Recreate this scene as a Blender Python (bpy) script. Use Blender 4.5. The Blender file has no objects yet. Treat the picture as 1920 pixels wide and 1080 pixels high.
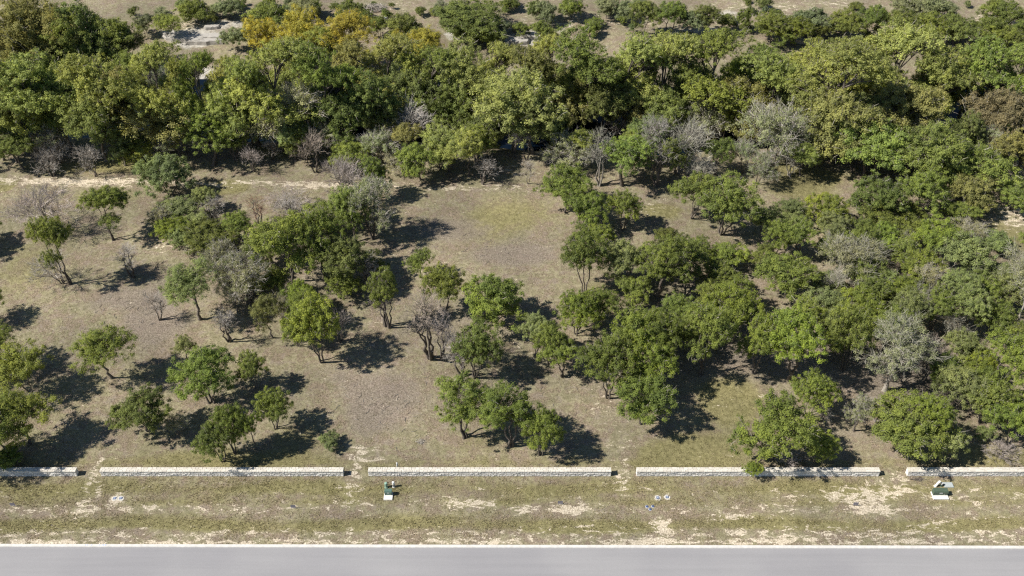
import bpy, math, random
import numpy as np

# ------------------------------------------------------------------ camera, sky, sun, exposure
S = bpy.context.scene
COL = S.collection
F_PX, PITCH, CAM_H = 1870.0, math.radians(41.0), 95.0
SUN_EL, SUN_AZ = math.radians(46.5), math.radians(13.0)      # shadows run to +X and a little to +Y
cam_d = bpy.data.cameras.new('camera')
cam_d.sensor_width = 36.0
cam_d.lens = 36.0 * F_PX / 1920.0
cam_d.clip_end = 9000
cam = bpy.data.objects.new('camera', cam_d)
COL.objects.link(cam)
cam.location = (0, 0, CAM_H)
cam.rotation_euler = (math.pi / 2 - PITCH, 0, 0)
S.camera = cam

W = bpy.data.worlds.new('World')
S.world = W
W.use_nodes = True
wn = W.node_tree.nodes
sky = wn.new('ShaderNodeTexSky')
sky.sky_type = 'NISHITA'
sky.sun_disc = False
sky.sun_elevation = SUN_EL
to_sun = (-math.cos(SUN_EL) * math.cos(SUN_AZ), -math.cos(SUN_EL) * math.sin(SUN_AZ), math.sin(SUN_EL))
sky.sun_rotation = math.atan2(to_sun[0], to_sun[1])
sky.air_density = 1.0
sky.dust_density = 0.1
sky.ozone_density = 2.5
W.node_tree.links.new(sky.outputs[0], wn['Background'].inputs[0])
wn['Background'].inputs[1].default_value = 0.062

sun_d = bpy.data.lights.new('sun', 'SUN')
sun_d.energy = 5.0
sun_d.angle = math.radians(0.5)
sun_d.color = (1.0, 0.945, 0.85)
sun = bpy.data.objects.new('sun', sun_d)
COL.objects.link(sun)
sun.location = (-60, -10, 120)
from mathutils import Vector
sun.rotation_euler = Vector(to_sun).to_track_quat('Z', 'Y').to_euler()

S.view_settings.view_transform = 'Standard'
S.view_settings.look = 'None'
S.view_settings.exposure = 0.42
S.view_settings.gamma = 1.0
S.view_settings.use_curve_mapping = False
S.render.engine = 'CYCLES'
S.cycles.max_bounces = 6
S.cycles.diffuse_bounces = 4
S.cycles.transmission_bounces = 4
S.cycles.use_denoising = False
S.cycles.filter_width = 1.25

# ------------------------------------------------------------------ helpers
CP, SP = math.cos(PITCH), math.sin(PITCH)


def smooth(a, b, x):
    t = np.clip((x - a) / (b - a), 0, 1)
    return t * t * (3 - 2 * t)


def kerb_y(X):
    return 65.42 - 0.0022 * X


def terrain(X, Y):
    X = np.asarray(X, float)
    Y = np.asarray(Y, float)
    bend = 2.2 * np.sin(X * 0.035 + 0.6) + 1.2 * np.sin(X * 0.09)
    z = -4.6 * smooth(146, 155, Y + bend)
    z = z - 1.2 * smooth(152, 156, Y + bend) * (1 - smooth(169, 174, Y + bend))
    z = z + 1.5 * smooth(176, 200, Y + bend) + 2.4 * smooth(200, 300, Y)
    und = 0.22 * np.sin(X * 0.11 + 1) * np.sin(Y * 0.13) + 0.12 * np.sin(X * 0.31 + Y * 0.2)
    z = z + und * smooth(79, 90, Y)
    z = z - 0.35 * (1 - smooth(-0.35, 0.0, Y - kerb_y(X)))
    return z


def hit(x, y, zoff=0.0):
    d = np.array([(x - 960) / F_PX, CP + (540 - y) / F_PX * SP, -SP + (540 - y) / F_PX * CP])
    z = 0.0
    for _ in range(25):
        t = (z + zoff - CAM_H) / d[2]
        P = d * t
        z = 0.5 * z + 0.5 * float(terrain(P[0], P[1]))
    return float(P[0]), float(P[1]), float(terrain(P[0], P[1]))


def proj(X, Y, Z):
    zc = Y * CP + (CAM_H - Z) * SP
    up = Y * SP + (Z - CAM_H) * CP
    return 960 + F_PX * X / zc, 540 - F_PX * up / zc, F_PX / zc


def mesh_from(name, V, T, mat=None, tone=None, smooth_faces=False, quads=None):
    me = bpy.data.meshes.new(name)
    V = np.asarray(V, np.float32).reshape(-1, 3)
    me.vertices.add(len(V))
    me.vertices.foreach_set('co', V.ravel())
    T = np.asarray(T, np.int32)
    k = T.shape[1]
    me.loops.add(T.size)
    me.loops.foreach_set('vertex_index', T.ravel())
    me.polygons.add(len(T))
    me.polygons.foreach_set('loop_start', np.arange(len(T), dtype=np.int32) * k)
    me.polygons.foreach_set('use_smooth', np.full(len(T), bool(smooth_faces)))
    me.update(calc_edges=True)
    if tone is not None:
        a = me.attributes.new('tone', 'FLOAT', 'FACE')
        a.data.foreach_set('value', np.asarray(tone, np.float32))
    if mat:
        me.materials.append(mat)
    return me


def link(name, data, parent=None, loc=None, rot=None, **props):
    o = bpy.data.objects.new(name, data)
    COL.objects.link(o)
    if parent:
        o.parent = parent
    if loc is not None:
        o.location = loc
    if rot is not None:
        o.rotation_euler = rot
    for k, v in props.items():
        if v is not None:
            o[k] = v
    return o


class MB:
    """collects convex pieces into one mesh"""
    def __init__(s):
        s.v, s.f = [], []

    def add(s, vs, fs):
        n = len(s.v)
        s.v += [tuple(p) for p in vs]
        s.f += [tuple(i + n for i in f) for f in fs]

    def box(s, c, d, taper=1.0, rot=0.0, tilt=0.0):
        vs = []
        for k, (sx, sy, sz) in enumerate([(-1, -1, -1), (1, -1, -1), (1, 1, -1), (-1, 1, -1), (-1, -1, 1), (1, -1, 1), (1, 1, 1), (-1, 1, 1)]):
            t = taper if sz > 0 else 1.0
            x, y, z = sx * d[0] / 2 * t, sy * d[1] / 2 * t, sz * d[2] / 2
            x, z = x * math.cos(tilt) + z * math.sin(tilt), -x * math.sin(tilt) + z * math.cos(tilt)
            x, y = x * math.cos(rot) - y * math.sin(rot), x * math.sin(rot) + y * math.cos(rot)
            vs.append((c[0] + x, c[1] + y, c[2] + z))
        s.add(vs, [(0, 3, 2, 1), (4, 5, 6, 7), (0, 1, 5, 4), (1, 2, 6, 5), (2, 3, 7, 6), (3, 0, 4, 7)])

    def lathe(s, c, prof, n=16, lean=(0, 0), jit=None):
        vs, fs = [], []
        for (r, z) in prof:
            for k in range(n):
                a = 2 * math.pi * k / n
                q = 1 + (jit[k] if jit is not None else 0)
                vs.append((c[0] + r * q * math.cos(a) + lean[0] * z, c[1] + r * q * math.sin(a) + lean[1] * z, c[2] + z))
        for i in range(len(prof) - 1):
            for k in range(n):
                fs.append((i * n + k, i * n + (k + 1) % n, (i + 1) * n + (k + 1) % n, (i + 1) * n + k))
        fs.append(tuple((len(prof) - 1) * n + k for k in range(n)))
        s.add(vs, fs)

    def build(s, name, mat, parent=None, bevel=0.0, loc=None, rot=None, **props):
        me = bpy.data.meshes.new(name)
        me.from_pydata(s.v, [], s.f)
        me.update()
        me.materials.append(mat)
        o = link(name, me, parent, loc, rot, **props)
        if bevel:
            b = o.modifiers.new('bevel', 'BEVEL')
            b.width = bevel
            b.segments = 2
        return o


def empty(name, loc, **props):
    o = link(name, None, loc=loc, **props)
    o.empty_display_size = 0.3
    return o


# ------------------------------------------------------------------ materials
class NT:
    def __init__(s, name):
        s.m = bpy.data.materials.new(name)
        s.m.use_nodes = True
        s.t = s.m.node_tree
        s.t.nodes.clear()
        s.out = s.t.nodes.new('ShaderNodeOutputMaterial')

    def n(s, kind, **kw):
        nd = s.t.nodes.new('ShaderNode' + kind)
        for k, v in kw.items():
            if k.startswith('i_'):
                key = k[2:]
                sock = nd.inputs[int(key)] if key.isdigit() else nd.inputs[key.replace('_', ' ')]
                s.set(sock, v)
            else:
                setattr(nd, k, v)
        return nd

    def set(s, sock, v):
        if isinstance(v, bpy.types.NodeSocket):
            s.t.links.new(v, sock)
        else:
            sock.default_value = v

    def noise(s, vec, scale, detail=4, rough=0.55, dist=0.0):
        nd = s.n('TexNoise', i_Scale=scale, i_Detail=detail, i_Roughness=rough, i_Distortion=dist)
        if vec is not None:
            s.set(nd.inputs['Vector'], vec)
        return nd.outputs['Fac']

    def ramp(s, fac, a, b, lo=0.0, hi=1.0):
        nd = s.n('MapRange', interpolation_type='SMOOTHSTEP')
        s.set(nd.inputs[0], fac)
        for i, v in enumerate((a, b, lo, hi)):
            s.set(nd.inputs[1 + i], v)
        return nd.outputs[0]

    def mix(s, fac, a, b, mode='MIX'):
        nd = s.n('Mix', data_type='RGBA', blend_type=mode)
        s.set(nd.inputs[0], fac)
        s.set(nd.inputs[6], a)
        s.set(nd.inputs[7], b)
        return nd.outputs[2]

    def math(s, op, a, b=0.0):
        nd = s.n('Math', operation=op)
        s.set(nd.inputs[0], a)
        s.set(nd.inputs[1], b)
        return nd.outputs[0]

    def bsdf(s, color, rough=0.9, spec=0.2, normal=None, metallic=0.0):
        nd = s.n('BsdfPrincipled')
        s.set(nd.inputs['Base Color'], color)
        s.set(nd.inputs['Roughness'], rough)
        s.set(nd.inputs['Specular IOR Level'], spec)
        s.set(nd.inputs['Metallic'], metallic)
        if normal is not None:
            s.set(nd.inputs['Normal'], normal)
        return nd.outputs[0]

    def bump(s, h, strength, dist):
        nd = s.n('Bump', i_Strength=strength, i_Distance=dist)
        s.set(nd.inputs['Height'], h)
        return nd.outputs[0]

    def done(s, sh):
        s.t.links.new(sh, s.out.inputs[0])
        return s.m


def c4(r, g, b):
    return (r, g, b, 1.0)


def srgb(r, g, b, k=1.0):
    f = lambda u: (u / 255 / 12.92 if u / 255 <= 0.04045 else ((u / 255 + 0.055) / 1.055) ** 2.4) * k
    return (f(r), f(g), f(b), 1.0)


def simple(name, col, rough=0.8, var=0.12, scale=6.0, bump=0.0, metallic=0.0, spec=0.3):
    t = NT(name)
    tc = t.n('TexCoord').outputs['Object']
    nz = t.noise(tc, scale, 5, 0.6)
    c = t.mix(t.ramp(nz, 0.3, 0.7), tuple(v * (1 - var) for v in col[:3]) + (1,), tuple(min(1, v * (1 + var)) for v in col[:3]) + (1,))
    nrm = t.bump(nz, bump, 0.02) if bump else None
    return t.done(t.bsdf(c, rough, spec, nrm, metallic))


def leaf_material():
    t = NT('foliage')
    oi = t.n('ObjectInfo')
    tone = t.n('Attribute', attribute_name='tone').outputs['Fac']
    base = oi.outputs['Color']
    hs = t.n('HueSaturation')
    t.set(hs.inputs['Hue'], t.ramp(tone, 0, 1, 0.510, 0.490))
    t.set(hs.inputs['Saturation'], t.ramp(tone, 0, 1, 0.92, 1.06))
    t.set(hs.inputs['Value'], t.ramp(tone, 0, 1, 0.70, 1.34))
    t.set(hs.inputs['Color'], base)
    c = hs.outputs[0]
    p = t.bsdf(c, 0.65, 0.08)
    tr = t.n('BsdfTranslucent')
    t.set(tr.inputs[0], t.mix(1.0, c, c4(1.1, 1.08, 0.6), 'MULTIPLY'))
    mx = t.n('MixShader', i_0=0.38)
    t.t.links.new(p, mx.inputs[1])
    t.t.links.new(tr.outputs[0], mx.inputs[2])
    return t.done(mx.outputs[0])


def bark_material(name, a, b):
    t = NT(name)
    tc = t.n('TexCoord').outputs['Object']
    rnd = t.n('ObjectInfo').outputs['Random']
    nz = t.noise(tc, 5.0, 5, 0.6)
    c = t.mix(t.ramp(nz, 0.3, 0.7), a, b)
    hs = t.n('HueSaturation')
    t.set(hs.inputs['Color'], c)
    t.set(hs.inputs['Value'], t.ramp(rnd, 0, 1, 0.8, 1.2))
    return t.done(t.bsdf(hs.outputs[0], 0.95, 0.1))


def twig_material():
    t = NT('bare_twigs')
    oi = t.n('ObjectInfo')
    tone = t.n('Attribute', attribute_name='tone').outputs['Fac']
    hs = t.n('HueSaturation')
    t.set(hs.inputs['Color'], oi.outputs['Color'])
    t.set(hs.inputs['Value'], t.ramp(tone, 0, 1, 0.65, 1.4))
    return t.done(t.bsdf(hs.outputs[0], 0.9, 0.1))


M_LEAF = leaf_material()
M_TWIG = twig_material()
M_BARK = bark_material('bark_grey_brown', c4(0.085, 0.07, 0.058), c4(0.21, 0.185, 0.16))
M_BARKP = bark_material('bark_pale', c4(0.24, 0.21, 0.18), c4(0.44, 0.41, 0.36))


def ground_material():
    t = NT('dry_ground')
    geo = t.n('NewGeometry').outputs['Position']
    at = t.n('Attribute', attribute_name='zones')
    sep = t.n('SeparateColor')
    t.set(sep.inputs[0], at.outputs['Color'])
    bare, green, dirt = sep.outputs[0], sep.outputs[1], sep.outputs[2]
    rock = at.outputs['Alpha']
    big = t.noise(geo, 0.06, 4, 0.6)
    mid = t.noise(geo, 0.35, 5, 0.62, 0.4)
    sm = t.noise(geo, 1.6, 5, 0.65, 0.3)
    fine = t.noise(geo, 5.5, 4, 0.7)
    # dry straw grass against bare soil
    straw = t.mix(t.ramp(sm, 0.32, 0.68), c4(0.205, 0.184, 0.116), c4(0.335, 0.300, 0.204))
    soil = t.mix(t.ramp(fine, 0.3, 0.7), c4(0.182, 0.142, 0.106), c4(0.300, 0.243, 0.184))
    c = t.mix(t.ramp(t.math('ADD', mid, t.math('MULTIPLY', sm, 0.5)), 0.66, 0.82), soil, straw)
    mot = t.noise(geo, 0.9, 5, 0.6, 0.6)
    c = t.mix(t.ramp(mot, 0.44, 0.68, 0.0, 0.5), c, c4(0.185, 0.178, 0.098))
    c = t.mix(t.ramp(mot, 0.48, 0.34, 0.0, 0.6), c, c4(0.265, 0.222, 0.186))
    # green growth
    olive = t.mix(t.ramp(sm, 0.3, 0.7), c4(0.165, 0.152, 0.066), c4(0.285, 0.258, 0.125))
    gsel = t.math('ADD', t.math('MULTIPLY', green, 0.85), t.math('ADD', t.math('MULTIPLY', mid, 0.55), t.math('MULTIPLY', fine, 0.55)))
    c = t.mix(t.ramp(gsel, 0.60, 1.05, 0.0, 0.85), c, olive)
    # purple brown mulch
    mulch = t.mix(t.ramp(fine, 0.3, 0.7), c4(0.158, 0.128, 0.106), c4(0.290, 0.244, 0.208))
    dsel = t.math('ADD', dirt, t.math('MULTIPLY', t.math('SUBTRACT', mid, 0.5), 1.3))
    c = t.mix(t.ramp(dsel, 0.25, 0.9, 0.0, 0.8), c, mulch)
    # pale caliche
    pale = t.mix(t.ramp(fine, 0.3, 0.75), c4(0.47, 0.395, 0.30), c4(0.74, 0.66, 0.54))
    st = t.n('Mapping')
    t.set(st.inputs['Vector'], geo)
    st.inputs['Scale'].default_value = (0.55, 1.25, 1.0)
    pn = t.noise(st.outputs[0], 1.15, 7, 0.70, 0.7)
    psel = t.math('ADD', t.math('MULTIPLY', bare, 0.50), t.math('ADD', t.ramp(pn, 0.25, 0.75, 0.12, 0.88), t.math('MULTIPLY', t.math('SUBTRACT', fine, 0.5), 0.42)))
    c = t.mix(t.ramp(psel, 0.78, 0.92, 0.0, 0.92), c, pale)
    # rock / gravel
    rk = t.mix(t.ramp(sm, 0.3, 0.7), c4(0.36, 0.33, 0.29), c4(0.62, 0.59, 0.54))
    rsel = t.math('ADD', rock, t.math('MULTIPLY', t.math('SUBTRACT', mid, 0.5), 1.2))
    c = t.mix(t.ramp(rsel, 0.3, 0.7, 0.0, 0.95), c, rk)
    # tonal speckle of litter and grass crowns
    c = t.mix(1.0, c, t.mix(t.ramp(fine, 0.25, 0.75), c4(0.72, 0.72, 0.70), c4(1.24, 1.24, 1.24)), 'MULTIPLY')
    spk = t.noise(geo, 9.0, 3, 0.75)
    c = t.mix(1.0, c, t.mix(t.ramp(spk, 0.3, 0.7), c4(0.82, 0.81, 0.79), c4(1.17, 1.18, 1.19)), 'MULTIPLY')
    c = t.mix(1.0, c, t.mix(t.ramp(big, 0.35, 0.65), c4(0.85, 0.86, 0.86), c4(1.12, 1.11, 1.09)), 'MULTIPLY')
    h = t.math('ADD', t.math('MULTIPLY', sm, 1.0), t.math('ADD', t.math('MULTIPLY', fine, 0.55), t.math('MULTIPLY', spk, 0.3)))
    return t.done(t.bsdf(c, 0.97, 0.1, t.bump(h, 0.5, 0.22)))


def asphalt_material():
    t = NT('bleached_asphalt')
    geo = t.n('NewGeometry').outputs['Position']
    mp = t.n('Mapping')
    t.set(mp.inputs['Vector'], geo)
    mp.inputs['Scale'].default_value = (0.05, 1.6, 1.0)
    streak = t.noise(mp.outputs[0], 1.0, 5, 0.6)
    big = t.noise(geo, 0.09, 3, 0.5)
    fine = t.noise(geo, 16.0, 3, 0.7)
    c = t.mix(t.ramp(streak, 0.3, 0.7), c4(0.288, 0.284, 0.293), c4(0.307, 0.302, 0.311))
    c = t.mix(1.0, c, t.mix(t.ramp(big, 0.3, 0.7), c4(0.94, 0.94, 0.95), c4(1.06, 1.06, 1.05)), 'MULTIPLY')
    c = t.mix(1.0, c, t.mix(t.ramp(fine, 0.3, 0.7), c4(0.93, 0.93, 0.93), c4(1.07, 1.07, 1.07)), 'MULTIPLY')
    return t.done(t.bsdf(c, 0.85, 0.25, t.bump(fine, 0.25, 0.01)))


def stone_material(name, a, b, warm):
    t = NT(name)
    geo = t.n('NewGeometry').outputs['Position']
    tone = t.n('Attribute', attribute_name='tone').outputs['Fac']
    nz = t.noise(geo, 7.0, 5, 0.65)
    c = t.mix(t.ramp(tone, 0, 1), a, b)
    c = t.mix(t.ramp(nz, 0.45, 0.75, 0, 0.5), c, warm)
    return t.done(t.bsdf(c, 0.92, 0.15, t.bump(nz, 0.5, 0.03)))


def water_material():
    t = NT('river_water')
    geo = t.n('NewGeometry').outputs['Position']
    nz = t.noise(geo, 1.5, 4, 0.55)
    p = t.n('BsdfPrincipled', i_Roughness=0.06, i_Specular_IOR_Level=0.22)
    p.inputs['Base Color'].default_value = c4(0.004, 0.009, 0.018)
    p.inputs['IOR'].default_value = 1.33
    t.set(p.inputs['Normal'], t.bump(nz, 0.12, 0.05))
    return t.done(p.outputs[0])


M_GROUND = ground_material()
M_ASPH = asphalt_material()
M_STONE = stone_material('limestone_rubble', c4(0.68, 0.66, 0.63), c4(0.86, 0.84, 0.80), c4(0.72, 0.66, 0.56))
M_CAP = stone_material('limestone_capping', c4(0.60, 0.565, 0.50), c4(0.72, 0.69, 0.62), c4(0.62, 0.55, 0.43))
M_ROCK = stone_material('river_limestone', c4(0.40, 0.38, 0.35), c4(0.66, 0.64, 0.60), c4(0.50, 0.44, 0.36))
M_MORTAR = simple('mortar', c4(0.52, 0.50, 0.46), 0.95, 0.15, 5, 0.3)
M_CONC = simple('white_concrete', c4(0.78, 0.76, 0.72), 0.85, 0.06, 8, 0.1)
M_COLLAR = simple('weathered_concrete', c4(0.58, 0.55, 0.49), 0.9, 0.2, 5, 0.2)
M_KERB = simple('kerb_concrete', c4(0.63, 0.61, 0.575), 0.85, 0.10, 2.2, 0.1)
M_SLAB = simple('grey_composite', c4(0.42, 0.46, 0.46), 0.7, 0.06, 8, 0.1)
M_GREEN = simple('utility_green', c4(0.105, 0.175, 0.145), 0.45, 0.08, 4)
M_GREEN2 = simple('dull_green', c4(0.085, 0.12, 0.085), 0.5, 0.08, 4)
M_PALEGREEN = simple('pale_green_plastic', c4(0.26, 0.40, 0.32), 0.5, 0.08, 4)
M_WHITE = simple('white_plastic', c4(0.75, 0.76, 0.74), 0.5, 0.06, 6)
M_LID = simple('blue_grey_lid', c4(0.13, 0.17, 0.27), 0.5, 0.12, 10)
M_LIDPALE = simple('pale_lid_centre', c4(0.42, 0.46, 0.55), 0.5, 0.1, 10)
M_BLUE = simple('blue_plastic', c4(0.06, 0.09, 0.19), 0.5, 0.1, 10)
M_BLUEPAINT = simple('faded_blue_paint', c4(0.40, 0.50, 0.70), 0.8, 0.15, 20)
M_SIGND = simple('dark_sign', c4(0.028, 0.03, 0.045), 0.5, 0.15, 10)
M_SIGNP = simple('pale_sign', c4(0.36, 0.34, 0.40), 0.6, 0.1, 10)
M_STAKE = simple('grey_stake', c4(0.30, 0.29, 0.27), 0.7, 0.1, 10)
M_WATER = water_material()

# ------------------------------------------------------------------ ground
ZN = {'bare': [], 'green': [], 'dirt': [], 'rock': []}


def zone(kind, x, y, rx, ry, amt=1.0):
    P = hit(x, y)
    px = proj(*P)[2]
    d = math.atan2(CAM_H, P[1])
    ZN[kind].append((P[0], P[1], rx / px, ry / (px * math.sin(d)), amt))


for a in [(120, 341, 190, 8, 1.15), (420, 344, 200, 6, .75), (600, 347, 80, 6, .7), (880, 352, 160, 7, .55), (650, 349, 120, 6, .55), (960, 320, 60, 20, .4),
          (668, 865, 18, 40, .62), (700, 850, 40, 18, .45), (660, 920, 22, 30, .45), (172, 885, 12, 30, .75), (165, 940, 18, 50, .55), (1168, 850, 22, 50, .45),
          (1160, 905, 22, 22, .6), (1670, 905, 40, 25, .6), (1615, 940, 65, 22, .75), (1640, 962, 40, 9, .7), (1240, 985, 17, 17, 1.3),
          (1070, 957, 38, 10, 1.1), (980, 958, 25, 8, .8), (900, 948, 45, 7, .9), (860, 944, 60, 7, .7), (60, 960, 60, 9, .5),
          (160, 955, 40, 9, .4), (260, 958, 50, 6, .5), (370, 955, 40, 8, .5), (460, 950, 50, 6, .55), (560, 950, 55, 6, .75), (640, 950, 40, 6, .4),
          (1375, 965, 60, 8, .9), (1480, 962, 60, 10, .5), (1850, 965, 70, 9, .6), (220, 936, 14, 10, 1.2), (1100, 985, 9, 6, .8), (1085, 985, 8, 6, .6),
          (1240, 1012, 30, 8, 1.0), (1750, 985, 60, 6, .6), (1560, 987, 100, 4, .5), (300, 465, 25, 18, .5), (1500, 330, 40, 9, .35), (1900, 410, 60, 25, .6),
          (1890, 380, 40, 20, .5), (1230, 390, 60, 22, .25), (1140, 770, 50, 30, .25), (520, 290, 60, 12, .3), (1400, 500, 40, 30, .3), (1300, 570, 60, 14, .3),
          (720, 600, 40, 20, .25), (1000, 660, 60, 25, .25), (410, 45, 60, 10, .7), (350, 45, 60, 10, .4), (1150, 40, 200, 16, .45), (1450, 15, 140, 16, .4), (760, 12, 70, 8, .35),
          (1290, 62, 60, 6, .8), (1480, 75, 40, 5, .7), (1600, 8, 80, 5, .5), (1840, 35, 30, 8, .7), (30, 460, 40, 30, .25)]:
    zone('bare', *a)
for x in range(-100, 2050, 60):
    zone('bare', x, 1017, 60, 7, .46 + .2 * math.sin(x * .023))
    zone('bare', x, 953 + 5 * math.sin(x * .016), 60, 11, .20 + .08 * math.sin(x * .031))
    zone('bare', x, 1000, 60, 12, .26 if x < 1300 else .34)
    zone('bare', x, 925, 60, 16, .10 if x < 1450 else .26)
for a in [(960, 400, 80, 38, .5), (900, 430, 60, 40, .35), (420, 352, 45, 12, 1.4), (5, 348, 22, 12, 1.6), (1370, 750, 60, 45, 1.1), (1320, 840, 90, 35, .7), (1240, 860, 60, 30, .6),
          (1520, 335, 70, 20, .8), (200, 312, 160, 14, .7), (500, 285, 60, 12, .9), (1050, 268, 60, 10, .8), (200, 370, 60, 18, .5), (60, 500, 70, 60, .4), (420, 860, 170, 18, .6),
          (560, 830, 60, 40, .4), (420, 690, 60, 40, .25), (1240, 395, 40, 15, .8), (1500, 360, 60, 20, .6), (900, 830, 60, 25, .3), (1850, 850, 80, 20, .7), (1450, 315, 60, 15, .8),
          (300, 700, 60, 20, .3), (700, 880, 40, 10, .3), (1130, 560, 50, 40, .4), (640, 460, 40, 20, .3), (270, 780, 60, 30, .2), (1880, 440, 60, 30, .6)]:
    zone('green', *a)
for x in range(-100, 2050, 60):
    zone('green', x, 916 + 4 * math.sin(x * .02), 60, 14, .40 + .18 * math.sin(x * .013))
    zone('green', x, 940, 60, 10, .22 + .12 * math.sin(x * .021 + 1))
    zone('green', x, 984 + 5 * math.sin(x * .011 + 2), 60, 13, .48 + .2 * math.sin(x * .017 + 2))
    zone('green', x, 870, 60, 8, .25)
for a in [(230, 560, 90, 30, .8), (290, 605, 80, 26, .8), (310, 640, 60, 30, .5), (730, 745, 90, 60, .9), (660, 720, 50, 30, .5), (950, 480, 90, 24, .9), (850, 430, 90, 34, .75), (960, 380, 100, 20, .35),
          (1010, 460, 60, 40, .5), (620, 690, 60, 30, .5), (740, 640, 70, 40, .35), (540, 760, 40, 60, .3), (1120, 380, 30, 30, .5), (70, 380, 60, 50, .4), (860, 790, 60, 40, .3),
          (1180, 690, 200, 60, .6), (1400, 640, 200, 70, .8), (1700, 700, 250, 90, .9), (1350, 520, 160, 50, .5), (1700, 520, 250, 70, .6), (500, 520, 170, 90, .6), (900, 600, 200, 60, .5), (290, 590, 50, 80, .5), (690, 790, 60, 50, .5), (150, 480, 80, 40, .35), (1150, 780, 80, 50, .4), (1600, 820, 200, 30, .5), (700, 170, 1200, 90, .45)]:
    zone('dirt', *a)
for a in [(365, 72, 60, 16, 1.0), (370, 150, 50, 26, 1.0), (430, 45, 60, 9, .6), (890, 66, 60, 16, .9), (1000, 72, 60, 14, .9), (1060, 50, 60, 10, .4), (1340, 58, 90, 8, .6), (1370, 28, 60, 10, .6), (1560, 35, 40, 8, .4)]:
    zone('rock', *a)


def axis(lo, hi, step, outer):
    inner = list(np.arange(lo, hi + 1e-6, step))
    return np.array([-v for v in reversed(outer)] + inner + outer) if lo < 0 else None


xs = np.array([-4500, -2500, -1400, -800, -450, -280, -200, -165] + list(np.arange(-140, 140.1, 1.25)) + [165, 200, 280, 450, 800, 1400, 2500, 4500])
ys = np.array([-4500, -2000, -900, -400, -150, -40, 10, 35, 50, 58, 62, 63.5] + list(np.arange(64.3, 68, 0.35)) + list(np.arange(68.2, 232, 1.0)) + [238, 250, 275, 320, 400, 550, 800, 1300, 2200, 3600, 6000])
GX, GY = np.meshgrid(xs, ys)
GZ = terrain(GX, GY)
gv = np.stack([GX, GY, GZ], -1).reshape(-1, 3)
nx, ny = len(xs), len(ys)
idx = np.arange(nx * ny).reshape(ny, nx)
gq = np.stack([idx[:-1, :-1], idx[:-1, 1:], idx[1:, 1:], idx[1:, :-1]], -1).reshape(-1, 4)
gm = mesh_from('ground', gv, gq, M_GROUND, smooth_faces=True)
zc_ = np.zeros((len(gv), 4), np.float32)
for k, key in enumerate(('bare', 'green', 'dirt', 'rock')):
    acc = np.zeros(len(gv))
    for (x, y, rx, ry, amt) in ZN[key]:
        d2 = ((gv[:, 0] - x) / rx) ** 2 + ((gv[:, 1] - y) / ry) ** 2
        acc = np.maximum(acc, 0) + amt * np.exp(-1.1 * d2 ** 1.5) * (1 - np.minimum(acc, 1) * 0.6)
    zc_[:, k] = np.clip(acc, 0, 1.6)
ca = gm.attributes.new('zones', 'FLOAT_COLOR', 'POINT')
ca.data.foreach_set('color', zc_.ravel())
link('ground', gm, kind='structure')

# river
riv = MB()
riv.add([(-900, 146, -4.35), (900, 146, -4.35), (900, 178, -4.35), (-900, 178, -4.35)], [(0, 1, 2, 3)])
riv.build('river', M_WATER, kind='structure')

# road and kerb
rd = MB()
x0, x1 = -900.0, 900.0
rd.add([(x0, 52, -0.10), (x1, 52, -0.10), (x1, kerb_y(x1) - 0.33, -0.10), (x0, kerb_y(x0) - 0.33, -0.10)], [(0, 1, 2, 3)])
rd.build('road', M_ASPH, kind='structure')
kb = MB()
prof = [(-0.34, -0.30), (-0.34, -0.07), (-0.30, 0.015), (-0.27, 0.03), (0.0, 0.035), (0.012, 0.025), (0.012, -0.30)]
n = len(prof)
kxs = [x0] + list(np.arange(-90, 90.1, 3.0)) + [x1]
kb.add([(x, kerb_y(x) + dy, dz) for x in kxs for dy, dz in prof],
       [(i * n + k, (i + 1) * n + k, (i + 1) * n + k + 1, i * n + k + 1) for i in range(len(kxs) - 1) for k in range(n - 1)])
kerb = kb.build('kerb', M_KERB, kind='structure')
mk = MB()
for (x, w) in [(161, 1.0), (164.5, .9), (172.5, 1.0), (187, .8), (194, 2.2), (198.5, 2.0)]:
    P = hit(x, 1023)
    mk.box((P[0], kerb_y(P[0]) - 0.13, 0.0405), (0.08 * w, 0.14, 0.004), rot=-0.35)
mk.build('survey_paint_mark', M_BLUEPAINT, kerb)
# ------------------------------------------------------------------ stone walls
R0 = random.Random(5)


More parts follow.
